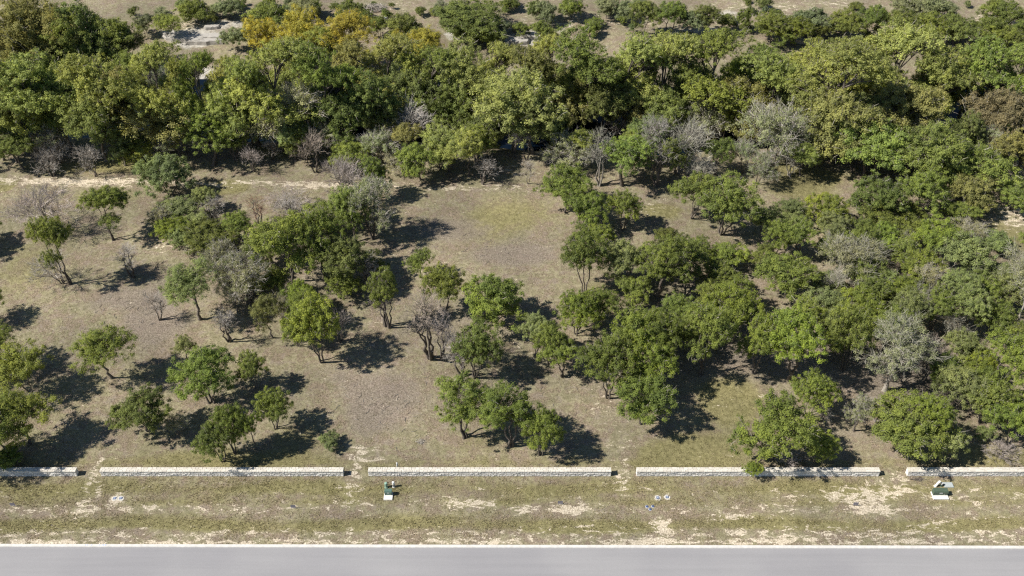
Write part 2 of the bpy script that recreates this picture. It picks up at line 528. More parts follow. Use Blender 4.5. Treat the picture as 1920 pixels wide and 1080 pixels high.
def wall_meshes(L, T, H):
    core = MB()
    core.box((0, 0, H / 2 - 0.06), (L - 0.10, T - 0.10, H - 0.12))
    V, Fc, tone = bag = [[], [], []]

    def stone(o, u, v, n, a, b, depth, cham=.16):
        V, Fc, tone = bag
        # block: foot a x b on the plane (o,u,v), pushed out along n, face shrunk and uneven
        o, u, v, n = map(np.array, (o, u, v, n))
        i = len(V)
        g = 0.012 if cham > .1 else .004
        for (p, q) in ((g, g), (a - g, g), (a - g, b - g), (g, b - g)):
            V.append(o + u * p + v * q - n * 0.06)
        m = min(a, b) * cham
        dz_ = R0.uniform(-.010, .010)
        for (p, q) in ((m, m), (a - m, m), (a - m, b - m), (m, b - m)):
            V.append(o + u * (p + R0.uniform(-m, m) * .7) + v * (q + R0.uniform(-m, m) * .7) + n * (depth * R0.uniform(0.6, 1.35) if cham > .1 else .042 + dz_ + R0.uniform(-.004, .004)))
        for f in ((4, 5, 6, 7), (0, 1, 5, 4), (1, 2, 6, 5), (2, 3, 7, 6), (3, 0, 4, 7)):
            Fc.append([i + k for k in f])
        tone.extend([R0.random()] * 5)

    def face(o, u, v, n, A, B, hmin, hmax, lmin, lmax, dmax, cham=.16):
        q = 0.0
        while q < B - 0.04:
            hh = min(R0.uniform(hmin, hmax), B - q)
            if B - q - hh < 0.07:
                hh = B - q
            p = 0.0
            while p < A - 0.03:
                ll = min(R0.uniform(lmin, lmax), A - p)
                if A - p - ll < 0.1:
                    ll = A - p
                stone(np.array(o) + np.array(u) * p + np.array(v) * q, u, v, n, ll, hh, R0.uniform(0.02, dmax), cham)
                p += ll
            q += hh

    hb = H - 0.10
    face((-L / 2, -T / 2 + .05, 0), (1, 0, 0), (0, 0, 1), (0, -1, 0), L, hb, .15, .26, .20, .55, .06)
    face((L / 2, T / 2 - .05, 0), (-1, 0, 0), (0, 0, 1), (0, 1, 0), L, hb, .13, .22, .16, .46, .075)
    face((-L / 2 + .05, T / 2 - .05, 0), (0, -1, 0), (0, 0, 1), (-1, 0, 0), T - .1, hb, .13, .22, .16, .4, .05)
    face((L / 2 - .05, -T / 2 + .05, 0), (0, 1, 0), (0, 0, 1), (1, 0, 0), T - .1, hb, .13, .22, .16, .4, .05)
    rub = mesh_from('rubble_stones', V, Fc, M_STONE, tone)
    bag[0], bag[1], bag[2] = [], [], []
    V2, F2, t2 = bag
    face((-L / 2 - .01, -T / 2 - .015, H - .05), (1, 0, 0), (0, 1, 0), (0, 0, 1), L + .02, T + .03, .16, .34, .22, .62, .055, .08)
    cap = mesh_from('capping_stones', V2, F2, M_CAP, t2)
    cm = bpy.data.meshes.new('wall_core')
    cm.from_pydata(core.v, [], core.f)
    cm.materials.append(M_MORTAR)
    return cm, rub, cap


WL, WT, WH = 28.9, 0.64, 0.95
core_m, rub_m, cap_m = wall_meshes(WL, WT, WH)
wall_y = hit(960, 893.5)[1] + WT / 2
wall_spec = [(148, 'R', 'long pale limestone rubble wall at the far left, cut off by the frame'),
             (193, 'L', 'pale limestone rubble wall behind the left pair of meter lids, second from left'),
             (692, 'L', 'pale limestone rubble wall just behind the small green transformer and pedestals'),
             (1192, 'L', 'pale limestone rubble wall with a green branch hanging over its top'),
             (1697, 'L', 'pale limestone rubble wall at the far right, behind the wide transformer')]
for (x, side, lab) in wall_spec:
    P = hit(x, 886)
    X = P[0] - WL / 2 if side == 'R' else P[0] + WL / 2
    wl = empty('stone_wall', (X, wall_y, 0), label=lab, category='wall', group='limestone walls along the road')
    link('wall_core', core_m, wl)
    link('rubble_stones', rub_m, wl, kind='stuff')
    link('capping_stones', cap_m, wl, kind='stuff')

# ------------------------------------------------------------------ trees
NPR = np.random.RandomState


def tubes(paths, sides=5):
    """paths: list of (points Nx3, radii N) -> verts, quads"""
    V, Q = [], []
    base = 0
    ang = np.arange(sides) * 2 * np.pi / sides
    for P, R in paths:
        P = np.asarray(P, float)
        R = np.asarray(R, float)
        d = np.gradient(P, axis=0)
        d /= np.linalg.norm(d, axis=1)[:, None] + 1e-9
        ref = np.where(np.abs(d[:, 2:3]) > 0.9, np.array([[1.0, 0, 0]]), np.array([[0, 0, 1.0]]))
        a = np.cross(d, ref)
        a /= np.linalg.norm(a, axis=1)[:, None] + 1e-9
        b = np.cross(d, a)
        ring = P[:, None, :] + R[:, None, None] * (np.cos(ang)[None, :, None] * a[:, None, :] + np.sin(ang)[None, :, None] * b[:, None, :])
        m = len(P)
        V.append(ring.reshape(-1, 3))
        i = np.arange((m - 1) * sides).reshape(m - 1, sides)
        nxt = np.roll(i, -1, axis=1)
        Q.append(np.stack([i, nxt, nxt + sides, i + sides], -1).reshape(-1, 4) + base)
        base += m * sides
    return np.concatenate(V), np.concatenate(Q)


def curve(a, b, rs, n=5, sag=0.12, up=0.0):
    a, b = np.asarray(a, float), np.asarray(b, float)
    L = np.linalg.norm(b - a)
    t = np.linspace(0, 1, n)[:, None]
    c = (a + b) / 2 + rs.normal(0, sag, 3) * L + np.array([0, 0, up * L])
    return (1 - t) ** 2 * a + 2 * t * (1 - t) * c + t * t * b


def unit(v):
    return v / (np.linalg.norm(v, axis=-1, keepdims=True) + 1e-9)


SPEC = {
    # cb crown base, lobes, K clumps, cr clump radius (share of crown radius), fl flatness, stems, N leaves, ls leaf size, tw twigs, trunk radius share
    'J': dict(cb=.28, lob=(7, 11), K=300, cr=.104, fl=.80, stems=(1, 4), N=38000, ls=.096, tw=300, trunk=.027, W=6.6, lr=.52),
    'E': dict(cb=.28, lob=(7, 10), K=300, cr=.112, fl=.9, stems=(1, 2), N=32000, ls=.096, tw=300, trunk=.024, W=7.0, lr=.54),
    'O': dict(cb=.22, lob=(9, 13), K=340, cr=.096, fl=.78, stems=(1, 3), N=40000, ls=.128, tw=320, trunk=.030, W=9.0, lr=.50),
    'C': dict(cb=.22, lob=(16, 22), K=460, cr=.072, fl=.60, stems=(1, 1), N=46000, ls=.160, tw=260, trunk=.022, W=13.0, lr=.38),
    'S': dict(cb=.20, lob=(6, 9), K=180, cr=.115, fl=.95, stems=(1, 3), N=15000, ls=.11, tw=700, trunk=.028, W=8.5, lr=.52),
    'D': dict(cb=.22, lob=(8, 12), K=230, cr=.105, fl=.95, stems=(2, 4), N=0, ls=.1, tw=440, trunk=.038, W=6.5, lr=.54),
    'B': dict(cb=.03, lob=(5, 8), K=180, cr=.135, fl=.85, stems=(3, 5), N=23000, ls=.100, tw=260, trunk=.018, W=5.0, lr=.56),
}


def grow(sp, asp, seed):
    """a tree of its kind, height asp*W: wood (V,Q), foliage (V,T,tone), twigs (V,Q)"""
    s = SPEC[sp]
    rs = NPR(seed)
    Wd = s['W']
    H = Wd * asp
    R = Wd / 2
    cb = s['cb'] * rs.uniform(.8, 1.25)
    cz0, ch = H * cb, H * (1 - cb)
    # lobes: sub-crowns carried by the main limbs
    nl = rs.randint(s['lob'][0], s['lob'][1] + 1)
    a0 = rs.uniform(0, 6.28)
    lobes = []
    for k in range(nl):
        if k == 0:
            lobes.append((np.array([rs.normal(0, .10) * R, rs.normal(0, .10) * R, cz0 + ch * .72]), s['lr'] * 1.10))
            continue
        a = a0 + 2.4 * k + rs.normal(0, .25)
        lay = (k / nl)
        zr = rs.uniform(.30, .74) if sp != 'C' else (.18 + .62 * ((k * 0.618) % 1.0))
        rr = R * rs.uniform(.42, .62) * (1.0 if zr < .62 else .75)
        lobes.append((np.array([rr * np.cos(a), rr * np.sin(a), cz0 + ch * zr]), s['lr'] * rs.uniform(.72, 1.12)))
    lp = np.array([l[1] ** 2 for l in lobes])
    K = s['K']
    cnt = np.maximum(3, np.round(K * lp / lp.sum())).astype(int)
    C, own, outd = [], [], []
    vs = min(1.0, max(.55, ch / Wd * 1.05))
    for k, (c, lr) in enumerate(lobes):
        d = unit(rs.normal(0, 1, (cnt[k] * 20, 3)))
        d = d[d[:, 2] > (-.30 if sp != 'C' else -.05)]
        sel = [0]
        dm = np.full(len(d), 9.0)
        for _ in range(cnt[k] - 1):
            dm = np.minimum(dm, np.linalg.norm(d - d[sel[-1]], axis=1))
            sel.append(int(np.argmax(dm * rs.uniform(.6, 1, len(d)))))
        d = d[sel]
        hole = unit(rs.normal(0, 1, (3, 3)))
        d = d[(d @ hole.T).max(1) < .80] if sp != 'C' and len(d) > 8 else d
        rad = R * lr * rs.uniform(.35, 1.12, len(d))[:, None]
        v = np.array([1, 1, vs * (.80 if sp != 'C' else .45)])
        P = c + d * rad * v
        if sp == 'C':
            P[:, 2] -= .35 * (np.hypot(d[:, 0], d[:, 1]) * rad[:, 0]) ** 1.3 / R ** .3 * .5
        C.append(P)
        own += [k] * len(d)
        outd.append(d)
    C = np.concatenate(C)
    outd = np.concatenate(outd)
    own = np.array(own)
    K = len(C)
    # fit the crown to its box
    ext = np.percentile(np.hypot(C[:, 0], C[:, 1]), 94)
    C[:, :2] *= (R - R * s['cr'] * .8) / ext
    top = C[:, 2].max()
    lo = H * (.10 if sp != 'B' else .05)
    C[:, 2] = np.maximum(lo, cz0 + (C[:, 2] - cz0) * (H - R * s['cr'] * s['fl'] * .8 - cz0) / (top - cz0))
    crad = R * s['cr'] * rs.uniform(.70, 1.35, K)
    # wood
    ns = rs.randint(s['stems'][0], s['stems'][1] + 1)
    r0 = s['trunk'] * H / math.sqrt(ns) ** .8
    paths, stems = [], []
    for k in range(ns):
        a = 2 * np.pi * (k + rs.rand() * .6) / ns
        sr = R * (.36 if ns > 1 else .08) * rs.uniform(.6, 1.2)
        tp = np.array([sr * np.cos(a), sr * np.sin(a), H * rs.uniform(.52, .70)])
        foot = np.array([.06 * np.cos(a) * ns, .06 * np.sin(a) * ns, -.2])
        P = curve(foot, tp, rs, 8, .05, -.03)
        P[2:-1] += rs.normal(0, .016 * H, (5, 3)) * np.array([1, 1, .2])
        Rr = r0 * np.linspace(1.0, .34, 8)
        Rr[0] *= 1.4
        stems.append((P, Rr))
        paths.append((P, Rr))
    aP = np.concatenate([p for p, _ in stems])
    aR = np.concatenate([r for _, r in stems])
    for g in range(nl):
        mem = np.where(own == g)[0]
        tgt = C[mem].mean(0)
        tgt = tgt * np.array([.9, .9, 1]) + np.array([0, 0, -.04 * H])
        hd = np.hypot(aP[:, 0] - tgt[0], aP[:, 1] - tgt[1])
        cost = np.abs(aP[:, 2] - np.maximum(tgt[2] - .8 * hd, .10 * H)) + .4 * hd
        j = int(np.argmin(cost))
        rr = min(aR[j] * .8, r0 * .60)
        P = curve(aP[j], tgt, rs, 7, .07, .03)
        Rr = rr * np.linspace(1, .40, 7)
        paths.append((P, Rr))
        for m in mem:
            q = rs.randint(3, 7)
            paths.append((curve(P[q], C[m], rs, 4, .10, .03), Rr[q] * .62 * np.linspace(1, .3, 4)))
    wood = tubes(paths, 4)
    # sprays inside each clump
    nsub = 4
    cu = unit(rs.normal(0, 1, (K, nsub, 3)) + outd[:, None, :] * .5 + np.array([0, 0, .35]))
    sub = cu * rs.uniform(.35, 1.05, (K, nsub, 1)) * crad[:, None, None] * np.array([1, 1, s['fl']])
    if sp == 'C':
        out = unit(np.stack([C[:, 0], C[:, 1], 0 * C[:, 0]], -1))
        al = (sub * out[:, None, :]).sum(-1)
        sub = sub + out[:, None, :] * al[..., None] * .8
        sub[..., 2] -= np.abs(al) * .35
    subC = (C[:, None] + sub).reshape(-1, 3)
    subR = (crad[:, None] * rs.uniform(.45, .85, (K, nsub))).ravel()
    subD = cu.reshape(-1, 3)
    leaf = None
    if s['N']:
        N = s['N']
        pw = subR ** 2 * rs.uniform(.5, 1.5, len(subR))
        which = rs.choice(len(subC), N, p=pw / pw.sum())
        dirs = unit(rs.normal(0, 1, (N, 3)) + subD[which] * .5 + np.array([0, 0, .3]))
        rr = subR[which] * np.abs(rs.normal(.70, .45, N))
        P = subC[which] + dirs * rr[:, None] * np.array([1, 1, .8])
        P[:, 2] = np.maximum(P[:, 2], .05)
        nrm = unit(dirs * .55 + subD[which] * .45 + np.array([0, 0, .40]) + rs.normal(0, .30, (N, 3)))
        tg = unit(np.cross(nrm, rs.normal(0, 1, (N, 3))))
        bt = np.cross(nrm, tg)
        sz = s['ls'] * rs.uniform(.65, 1.35, N)[:, None]
        V = np.stack([P + tg * sz * .72, P - tg * sz * .42 + bt * sz * .46, P - tg * sz * .42 - bt * sz * .46], 1).reshape(-1, 3)
        T = np.arange(3 * N).reshape(-1, 3)
        ct = rs.normal(0, .10, nl)[own]
        kt = rs.normal(0, .09, K)
        stn = rs.normal(0, .10, K * nsub)
        tone = np.clip(.5 + ct[which // nsub] + kt[which // nsub] + stn[which] + rs.normal(0, .14, N), 0, 1)
        leaf = (V, T, tone)
    nt = s['tw']
    k = rs.randint(0, K, nt)
    d = unit(rs.normal(0, 1, (nt, 3)) * .6 + outd[k] * .7 + unit(C[k] - np.array([0, 0, H * .25])) * .5 + np.array([0, 0, .2]))
    st = C[k] + rs.normal(0, .30, (nt, 3)) * crad[k][:, None]
    bare = sp in 'DS'
    ln = crad[k] * (rs.uniform(1.2, 2.9, nt) if bare else rs.uniform(.9, 2.0, nt))
    ths = (.0125 if bare else .017) * max(1, Wd / 6.5) * rs.uniform(.7, 1.5, nt)
    mid = st + d * ln[:, None] * .5 + rs.normal(0, .07, (nt, 3)) * ln[:, None]
    end = st + d * ln[:, None] + rs.normal(0, .12, (nt, 3)) * ln[:, None]
    st2 = st - d * ln[:, None] * .35
    segs = [(st2, mid, 1.0, .8), (mid, end, .8, .3)]
    if bare:
        for _ in range(3 if sp == 'D' else 2):
            d2 = unit(d + rs.normal(0, .55, (nt, 3)))
            o = st2 + (end - st2) * rs.uniform(.1, .8, nt)[:, None]
            segs.append((o, o + d2 * ln[:, None] * rs.uniform(.3, .7, nt)[:, None], .65, .25))
    VV, QQ = [], []
    base = 0
    for (a, b, ra, rb) in segs:
        ax = unit(b - a)
        u = unit(np.cross(ax, np.array([.3, .2, .93])))
        v = np.cross(ax, u)
        ring = []
        for (p, r) in ((a, ra), (b, rb)):
            for q in range(3):
                an = 2 * np.pi * q / 3
                ring.append(p + (u * np.cos(an) + v * np.sin(an)) * (ths * r)[:, None])
        VV.append(np.stack(ring, 1).reshape(-1, 3))
        i = np.arange(nt)[:, None] * 6 + base
        for q in range(3):
            QQ.append(np.concatenate([i + q, i + (q + 1) % 3, i + 3 + (q + 1) % 3, i + 3 + q], 1))
        base += nt * 6
    VV = np.concatenate(VV)
    VV[:, 2] = np.maximum(VV[:, 2], .02)
    return wood, leaf, (VV, np.concatenate(QQ))


TINT = {
    'bright': (.178, .212, .046), 'green': (.158, .190, .050), 'dark': (.135, .160, .048), 'deep': (.122, .142, .052), 'soft': (.190, .222, .090),
    'yellowgreen': (.205, .225, .056), 'olive': (.185, .184, .066), 'lime': (.238, .255, .080), 'cypress': (.212, .226, .068),
    'greygreen': (.235, .240, .130), 'gold': (.29, .265, .050), 'rust': (.175, .165, .055), 'sage': (.190, .215, .112), 'brown': (.165, .145, .080), 'pale': (.215, .225, .125),
}
TWIGC = {'grey': (.44, .405, .365), 'purple': (.42, .365, .335), 'silver': (.36, .345, .285), 'red': (.29, .18, .125), 'tan': (.40, .335, .28)}
LEAF_GAIN = 1.36
LOOK = {
    'J': {'bright': 'bright green bushy juniper', 'green': 'mid green bushy juniper', 'dark': 'dark green bushy juniper', 'soft': 'soft green juniper'},
    'E': {'yellowgreen': 'yellow-green leafy tree', 'olive': 'olive brown leafy tree', 'green': 'light green leafy tree', 'lime': 'lime green leafy tree', 'soft': 'soft green leafy tree', 'rust': 'rusty orange leafy tree', 'gold': 'golden yellow tree', 'bright': 'bright green leafy tree', 'brown': 'reddish brown leafy tree', 'dark': 'dark leafy tree'},
    'O': {'dark': 'broad dark green tree', 'deep': 'deep green broad tree', 'green': 'broad mid green tree', 'olive': 'broad olive green tree', 'rust': 'broad rusty orange tree'},
    'C': {'cypress': 'tall feathery olive-green tree', 'lime': 'tall feathery lime-green tree', 'green': 'tall feathery green tree', 'olive': 'tall feathery brownish tree', 'gold': 'tall golden yellow tree'},
    'S': None, 'D': None, 'B': None,
}


def look(sp, tint):
    if sp == 'D':
        return {'grey': 'bare grey twiggy tree', 'purple': 'bare purplish twiggy tree', 'silver': 'bare silvery twiggy tree', 'red': 'bare reddish twiggy tree', 'tan': 'bare tan twiggy tree'}[tint]
    if sp == 'S':
        return {'pale': 'thin pale green twiggy tree'}.get(tint, 'thin grey-green twiggy tree')
    if sp == 'B':
        return {'sage': 'low grey-green shrub', 'green': 'low mid green shrub', 'bright': 'low bright green shrub', 'dark': 'low dark green shrub', 'soft': 'low soft green shrub', 'gold': 'low golden shrub'}[tint]
    return LOOK[sp][tint]


# near ground: species, base x, base y, crown top y, crown width (photo pixels), tint, lean
NEAR = """
D 93 440 347 108 purple 0|J 133 533 403 70 green -.12|D 118 530 466 72 grey -.1|J 213 450 350 78 green -.05|J 340 420 362 100 soft 0
D 402 417 368 46 grey 0|J 328 452 402 62 bright 0|J 402 478 412 92 dark 0|D 486 422 360 46 red 0|D 540 392 348 78 purple 0|J 388 395 348 44 soft 0
E 548 530 386 124 yellowgreen 0|O 610 525 395 90 green 0|O 657 541 440 100 dark 0|E 375 598 487 94 soft -.06|S 472 572 463 98 greygreen -.05|E 512 633 547 56 olive -.05
J 568 590 523 64 bright 0|J 604 678 553 92 bright 0|D 640 640 580 46 purple 0|E 211 708 603 98 yellowgreen -.03|E 58 735 636 106 yellowgreen -.06|E 5 690 598 76 yellowgreen 0
E 57 832 721 108 yellowgreen -.04|E 22 857 738 108 yellowgreen -.05|B 22 866 828 60 green 0|J 397 756 648 108 green -.02|J 480 727 657 56 green 0|J 280 811 722 98 dark 0
J 517 803 727 64 green 0|J 442 850 755 58 green 0|J 480 842 762 40 green 0|J 418 864 783 76 dark -.14|S 335 814 774 42 greygreen 0|B 622 836 806 40 soft 0|E 350 674 628 42 soft 0
S 700 450 330 86 greygreen 0|O 668 455 350 74 green 0|D 655 392 298 66 purple 0|O 705 372 290 56 green 0|E 790 521 463 50 green 0|J 722 612 500 56 green 0|D 729 614 520 52 purple 0|D 807 671 530 72 tan -.06
D 828 674 583 56 purple 0|J 833 591 497 76 green 0|J 922 608 507 114 green 0|J 890 707 600 84 dark 0|D 868 704 622 62 grey -.12|J 1095 548 430 76 green 0|J 1115 490 420 62 bright 0
J 1170 531 450 78 soft 0|O 1233 556 437 86 green 0|J 1182 578 515 68 green 0|J 1080 628 540 80 bright 0|J 1127 606 537 62 green 0|J 1006 668 590 56 soft 0|J 1030 683 594 58 green 0
J 1054 706 627 72 green 0|J 1140 745 627 104 green 0|J 1206 745 633 98 bright 0|J 1185 700 574 112 bright 0|J 1204 793 692 110 green 0|J 1252 690 570 92 green 0
J 872 820 706 102 green 0|J 958 836 718 104 green 0|J 1014 854 764 72 green 0|J 1060 398 313 94 green 0|J 1092 437 358 84 green 0|J 1167 431 357 62 green 0
J 1296 408 320 86 green 0|J 1352 438 326 114 green 0|J 1480 414 368 72 soft 0|J 1545 424 360 82 bright 0|O 1640 410 328 100 dark 0|O 1725 405 318 90 green 0|O 1668 437 366 150 green 0
J 1452 479 408 64 green 0|J 1494 478 406 66 green 0|S 1590 522 430 128 pale 0|J 1645 472 418 66 bright 0|J 1752 486 408 90 bright 0|D 1690 474 428 60 silver 0|B 1800 520 438 100 soft 0
S 1815 450 404 76 greygreen 0|S 1892 632 458 112 pale 0|J 1357 505 449 78 bright 0|J 1352 548 490 78 green 0|J 1425 508 456 58 green 0|O 1285 540 452 72 dark 0|J 1472 558 472 108 green 0
O 1612 545 472 88 green 0|J 1718 540 465 84 bright 0|B 1556 545 508 70 soft 0|B 1655 560 500 90 soft 0|J 1368 640 536 112 bright 0|J 1314 704 568 92 green 0|J 1412 700 588 86 bright 0
J 1480 712 578 118 bright 0|J 1545 612 532 104 soft 0|J 1605 618 534 104 bright 0|J 1578 694 570 86 green 0|J 1740 626 538 66 green 0|J 1797 628 534 80 soft 0|S 1658 733 590 128 pale 0
J 1860 745 612 114 bright 0|J 1795 694 618 78 soft 0|J 1785 770 682 92 soft 0|J 1838 792 700 100 green 0|J 1885 834 746 96 bright 0|D 1880 858 820 70 purple 0|J 1512 783 696 84 bright 0
D 1536 790 748 34 grey 0|J 1442 858 736 148 green 0|J 1530 866 806 66 bright 0|D 1480 866 840 54 purple 0|J 1690 836 728 150 green 0|J 1722 830 734 74 bright 0|B 1766 862 800 74 soft 0
S 1600 808 734 54 greygreen 0|B 1842 826 796 38 soft 0|D 1735 700 625 70 tan 0|J 1655 660 560 78 green 0|J 1690 640 545 70 soft 0|D 1710 600 520 60 silver 0|J 1850 640 560 80 green 0
J 1270 625 548 70 green 0|J 1770 590 500 70 soft 0|J 1550 485 440 50 green 0|S 1905 540 470 70 pale 0|J 1910 690 600 80 green 0|D 1780 640 570 60 silver 0|J 1830 580 510 70 green 0
J 1620 585 512 70 green 0|J 1690 585 515 74 bright 0|B 1640 640 590 60 soft 0|J 1560 655 600 66 bright 0|J 1820 720 650 80 bright 0|J 1760 730 660 70 green 0|J 1880 580 500 80 soft 0|S 1730 560 490 70 greygreen 0|B 1870 540 490 70 soft 0|J 1690 505 445 60 green 0
J 1560 450 395 60 soft 0|J 1610 470 410 66 green 0|J 1430 440 385 50 soft 0|B 1860 470 430 70 soft 0|J 1800 420 372 70 green 0|J 1500 640 560 70 green 0|J 1330 600 530 66 green 0|J 1385 590 520 60 bright 0|S 430 540 450 70 greygreen 0
J 590 620 540 66 bright 0|J 660 420 345 70 soft 0|S 500 470 420 60 greygreen 0|J 450 450 395 60 green 0|B 700 520 480 50 dark 0|J 1250 480 425 60 dark 0|J 1215 520 455 60 green 0|J 1300 500 440 60 green 0|J 1230 650 575 70 bright 0|J 1290 660 590 70 green 0
B 470 545 500 60 soft 0|J 520 560 500 60 green 0|S 445 585 520 60 greygreen 0|S 380 480 440 60 greygreen 0|J 350 470 425 50 soft 0|O 500 505 440 70 green 0|J 640 560 500 60 green 0|B 420 500 465 60 sage 0|S 600 440 385 70 greygreen 0|J 560 650 585 50 green 0|S 310 435 385 50 greygreen 0|B 560 590 545 50 sage 0|S 530 600 550 50 greygreen 0
D 250 520 455 50 grey 0|D 300 600 540 40 grey 0|D 430 640 575 44 grey 0|D 560 430 365 60 grey 0|D 690 540 470 50 grey 0|D 640 345 285 54 purple 0|D 905 345 290 44 grey 0|D 1310 345 280 48 silver 0|D 1480 330 265 50 silver 0|D 100 330 275 54 grey 0|D 180 330 270 50 grey 0|S 1420 345 285 60 sage 0|D 1560 560 500 50 silver 0|D 1640 790 745 44 grey 0|D 990 345 300 30 grey 0
E -20 605 540 70 green 0|J -40 470 400 90 green 0|E -45 880 760 110 yellowgreen 0|E -60 715 620 90 green 0|J 1960 790 690 110 green 0|J 1975 620 520 110 soft 0|J 1950 490 420 90 green 0|J 620 430 375 70 green 0
"""
# near edge of the woods: same columns as NEAR
EDGE = """
O 60 285 150 140 dark 0|S 85 298 217 90 sage 0|O 200 302 176 118 dark 0|E 300 292 168 146 olive 0|E 268 300 238 84 yellowgreen 0|O 400 310 205 84 green 0|O 473 270 178 96 dark 0|S 560 278 152 146 greygreen 0
O 8 300 210 96 green 0|O 135 278 150 100 dark 0|O 350 286 200 80 deep 0|O 522 268 185 88 deep 0|O 640 278 172 96 dark 0|S 612 284 212 88 greygreen 0|E 700 274 184 86 olive 0|D 768 278 192 86 grey 0|O 848 264 160 98 dark 0
O 963 284 122 154 olive 0|S 708 302 238 68 sage 0|O 787 336 264 70 green 0|E 843 322 228 84 lime 0|E 878 332 242 70 lime 0|O 925 276 200 84 deep 0|O 1065 252 148 90 olive 0|O 1122 264 144 86 deep 0|S 1070 317 246 88 sage 0
D 1123 348 238 58 silver 0|O 1167 348 243 86 green 0|D 1230 348 218 68 grey 0|O 1178 264 158 96 olive 0|O 1245 272 158 106 dark 0|D 1275 324 213 88 silver 0|S 1330 278 160 116 sage 0|J 1342 328 259 52 dark 0|S 1390 326 262 58 sage 0
S 1450 308 188 124 sage 0|D 1528 288 200 64 silver 0|S 1560 304 215 112 greygreen 0|O 1620 334 218 128 green 0|O 1720 348 226 128 green 0|S 1715 292 207 88 pale 0|O 1812 354 260 128 green 0|O 1895 342 236 98 olive 0|O 1842 284 214 80 green 0
O 1810 393 318 88 olive 0|O 1897 392 332 76 green 0|J 320 366 286 92 soft 0|D 476 321 272 46 purple 0|D 512 301 262 32 grey 0|D 592 323 246 66 tan 0|O 660 322 262 70 green 0|S 740 318 280 60 greygreen 0|O 825 316 270 54 deep 0|O 1265 325 255 66 dark 0
O 45 318 245 70 dark 0|D 110 306 240 66 grey 0|O 235 310 225 70 deep 0|O 440 300 225 66 dark 0|O 575 300 222 70 dark 0|O 895 300 232 70 dark 0|O 1010 278 190 84 dark 0|O 1660 300 215 90 deep 0|O 1500 330 262 70 green 0|O 1760 310 235 80 dark 0|O 1215 300 215 74 deep 0
"""
# woods behind: species, crown centre x, crown top y, width, height in metres, tint
FAR = """
C 60 108 130 16 cypress|C 182 92 132 18 cypress|C 298 88 108 18 cypress|C 365 92 76 17 green|C 442 100 90 17 cypress|C 505 74 130 19 cypress|C 605 74 100 18 green|C 665 78 90 17 olive|C 732 72 104 18 cypress|C 800 80 100 17 green|C 886 76 112 17 cypress
C 990 84 94 17 olive|C 1090 54 122 19 green|C 1180 60 120 19 lime|C 1250 50 120 19 cypress|C 1345 62 138 19 green|C 1455 82 116 17 cypress|C 1575 56 148 20 lime|C 1700 54 150 20 lime|C 1775 66 110 19 cypress|C 1862 76 108 18 green|C 1945 90 100 17 cypress
C -20 100 100 17 olive|O 230 130 100 13 olive|O 90 128 96 13 dark|O 560 120 100 13 dark|O 690 125 100 13 dark|O 780 122 100 13 deep|O 870 130 90 13 dark|O 1140 110 100 13 green|O 1290 120 100 13 deep|E 1395 132 116 13 rust|O 1500 140 100 12 deep
O 1580 160 130 12 olive|O 1700 150 120 12 olive|O 1640 175 90 10 deep|E 1880 160 92 11 brown|O 1800 200 60 9 deep|O 1000 160 80 12 deep|O 470 140 90 12 dark|O 410 150 50 11 deep
E 50 0 120 17 rust|E 95 20 80 15 olive|O 132 15 106 14 dark|O 212 33 66 11 dark|E 20 60 90 13 olive|E 312 27 44 5 yellowgreen|B 270 27 38 4.4 sage|B 440 52 50 4.4 sage|E 490 32 62 9 gold|E 562 20 84 11 gold|E 650 22 92 11 gold|E 800 50 66 9 gold|E 745 56 26 6 gold|E 600 45 70 10 yellowgreen
B 360 -2 58 4.2 green|B 425 -2 42 4 sage|B 500 5 76 4.8 green|B 572 -4 52 4 sage|B 655 -2 46 4 dark|B 710 30 36 4.5 green|B 755 25 66 5 dark|B 545 22 50 4 dark|J 885 -6 118 6 dark|B 880 24 62 4.5 green|B 925 30 50 4 sage|B 870 44 40 3.6 dark|B 915 48 44 3.6 green
B 978 42 28 3 green|B 1016 38 40 5 green|B 1020 0 44 4.5 sage|B 1070 -4 46 4.5 green|B 1110 40 30 3 green|B 1140 -4 44 4 sage|B 1170 0 40 4 sage|J 1207 0 56 7 dark|J 1256 2 58 7 green|B 1298 20 50 5 sage|J 1325 8 46 6 dark|B 1362 26 32 3.5 green
B 1403 13 36 5 green|B 1440 -2 20 2.4 dark|J 1450 20 60 6 green|J 1495 30 56 5.5 bright|B 1525 13 62 5 sage|J 1590 17 62 6 green|J 1640 10 54 7 green|J 1690 18 62 7 dark|J 1740 20 66 7 green|J 1795 26 66 6 dark|J 1860 28 74 6 green
J 1888 48 58 5.5 dark|B 1700 -8 70 5 sage|B 1760 -6 66 5 sage|J 1890 0 70 6 green|B 1470 50 40 4 green|B 1540 40 40 3.6 dark|B 1005 2 30 4 dark|S 828 -4 22 5 sage|B 700 2 10 1 dark|J 1935 30 60 6 green
"""

trees = []


def silhouette_top(X, Y, zg, h, R, cb):
    zc = zg + h * (1 + cb) / 2
    x, y, k = proj(X, Y, zc)
    d = math.atan2(CAM_H - zc, Y)
    return y - k * math.hypot(h * (1 - cb) / 2 * math.cos(d), R * math.sin(d))


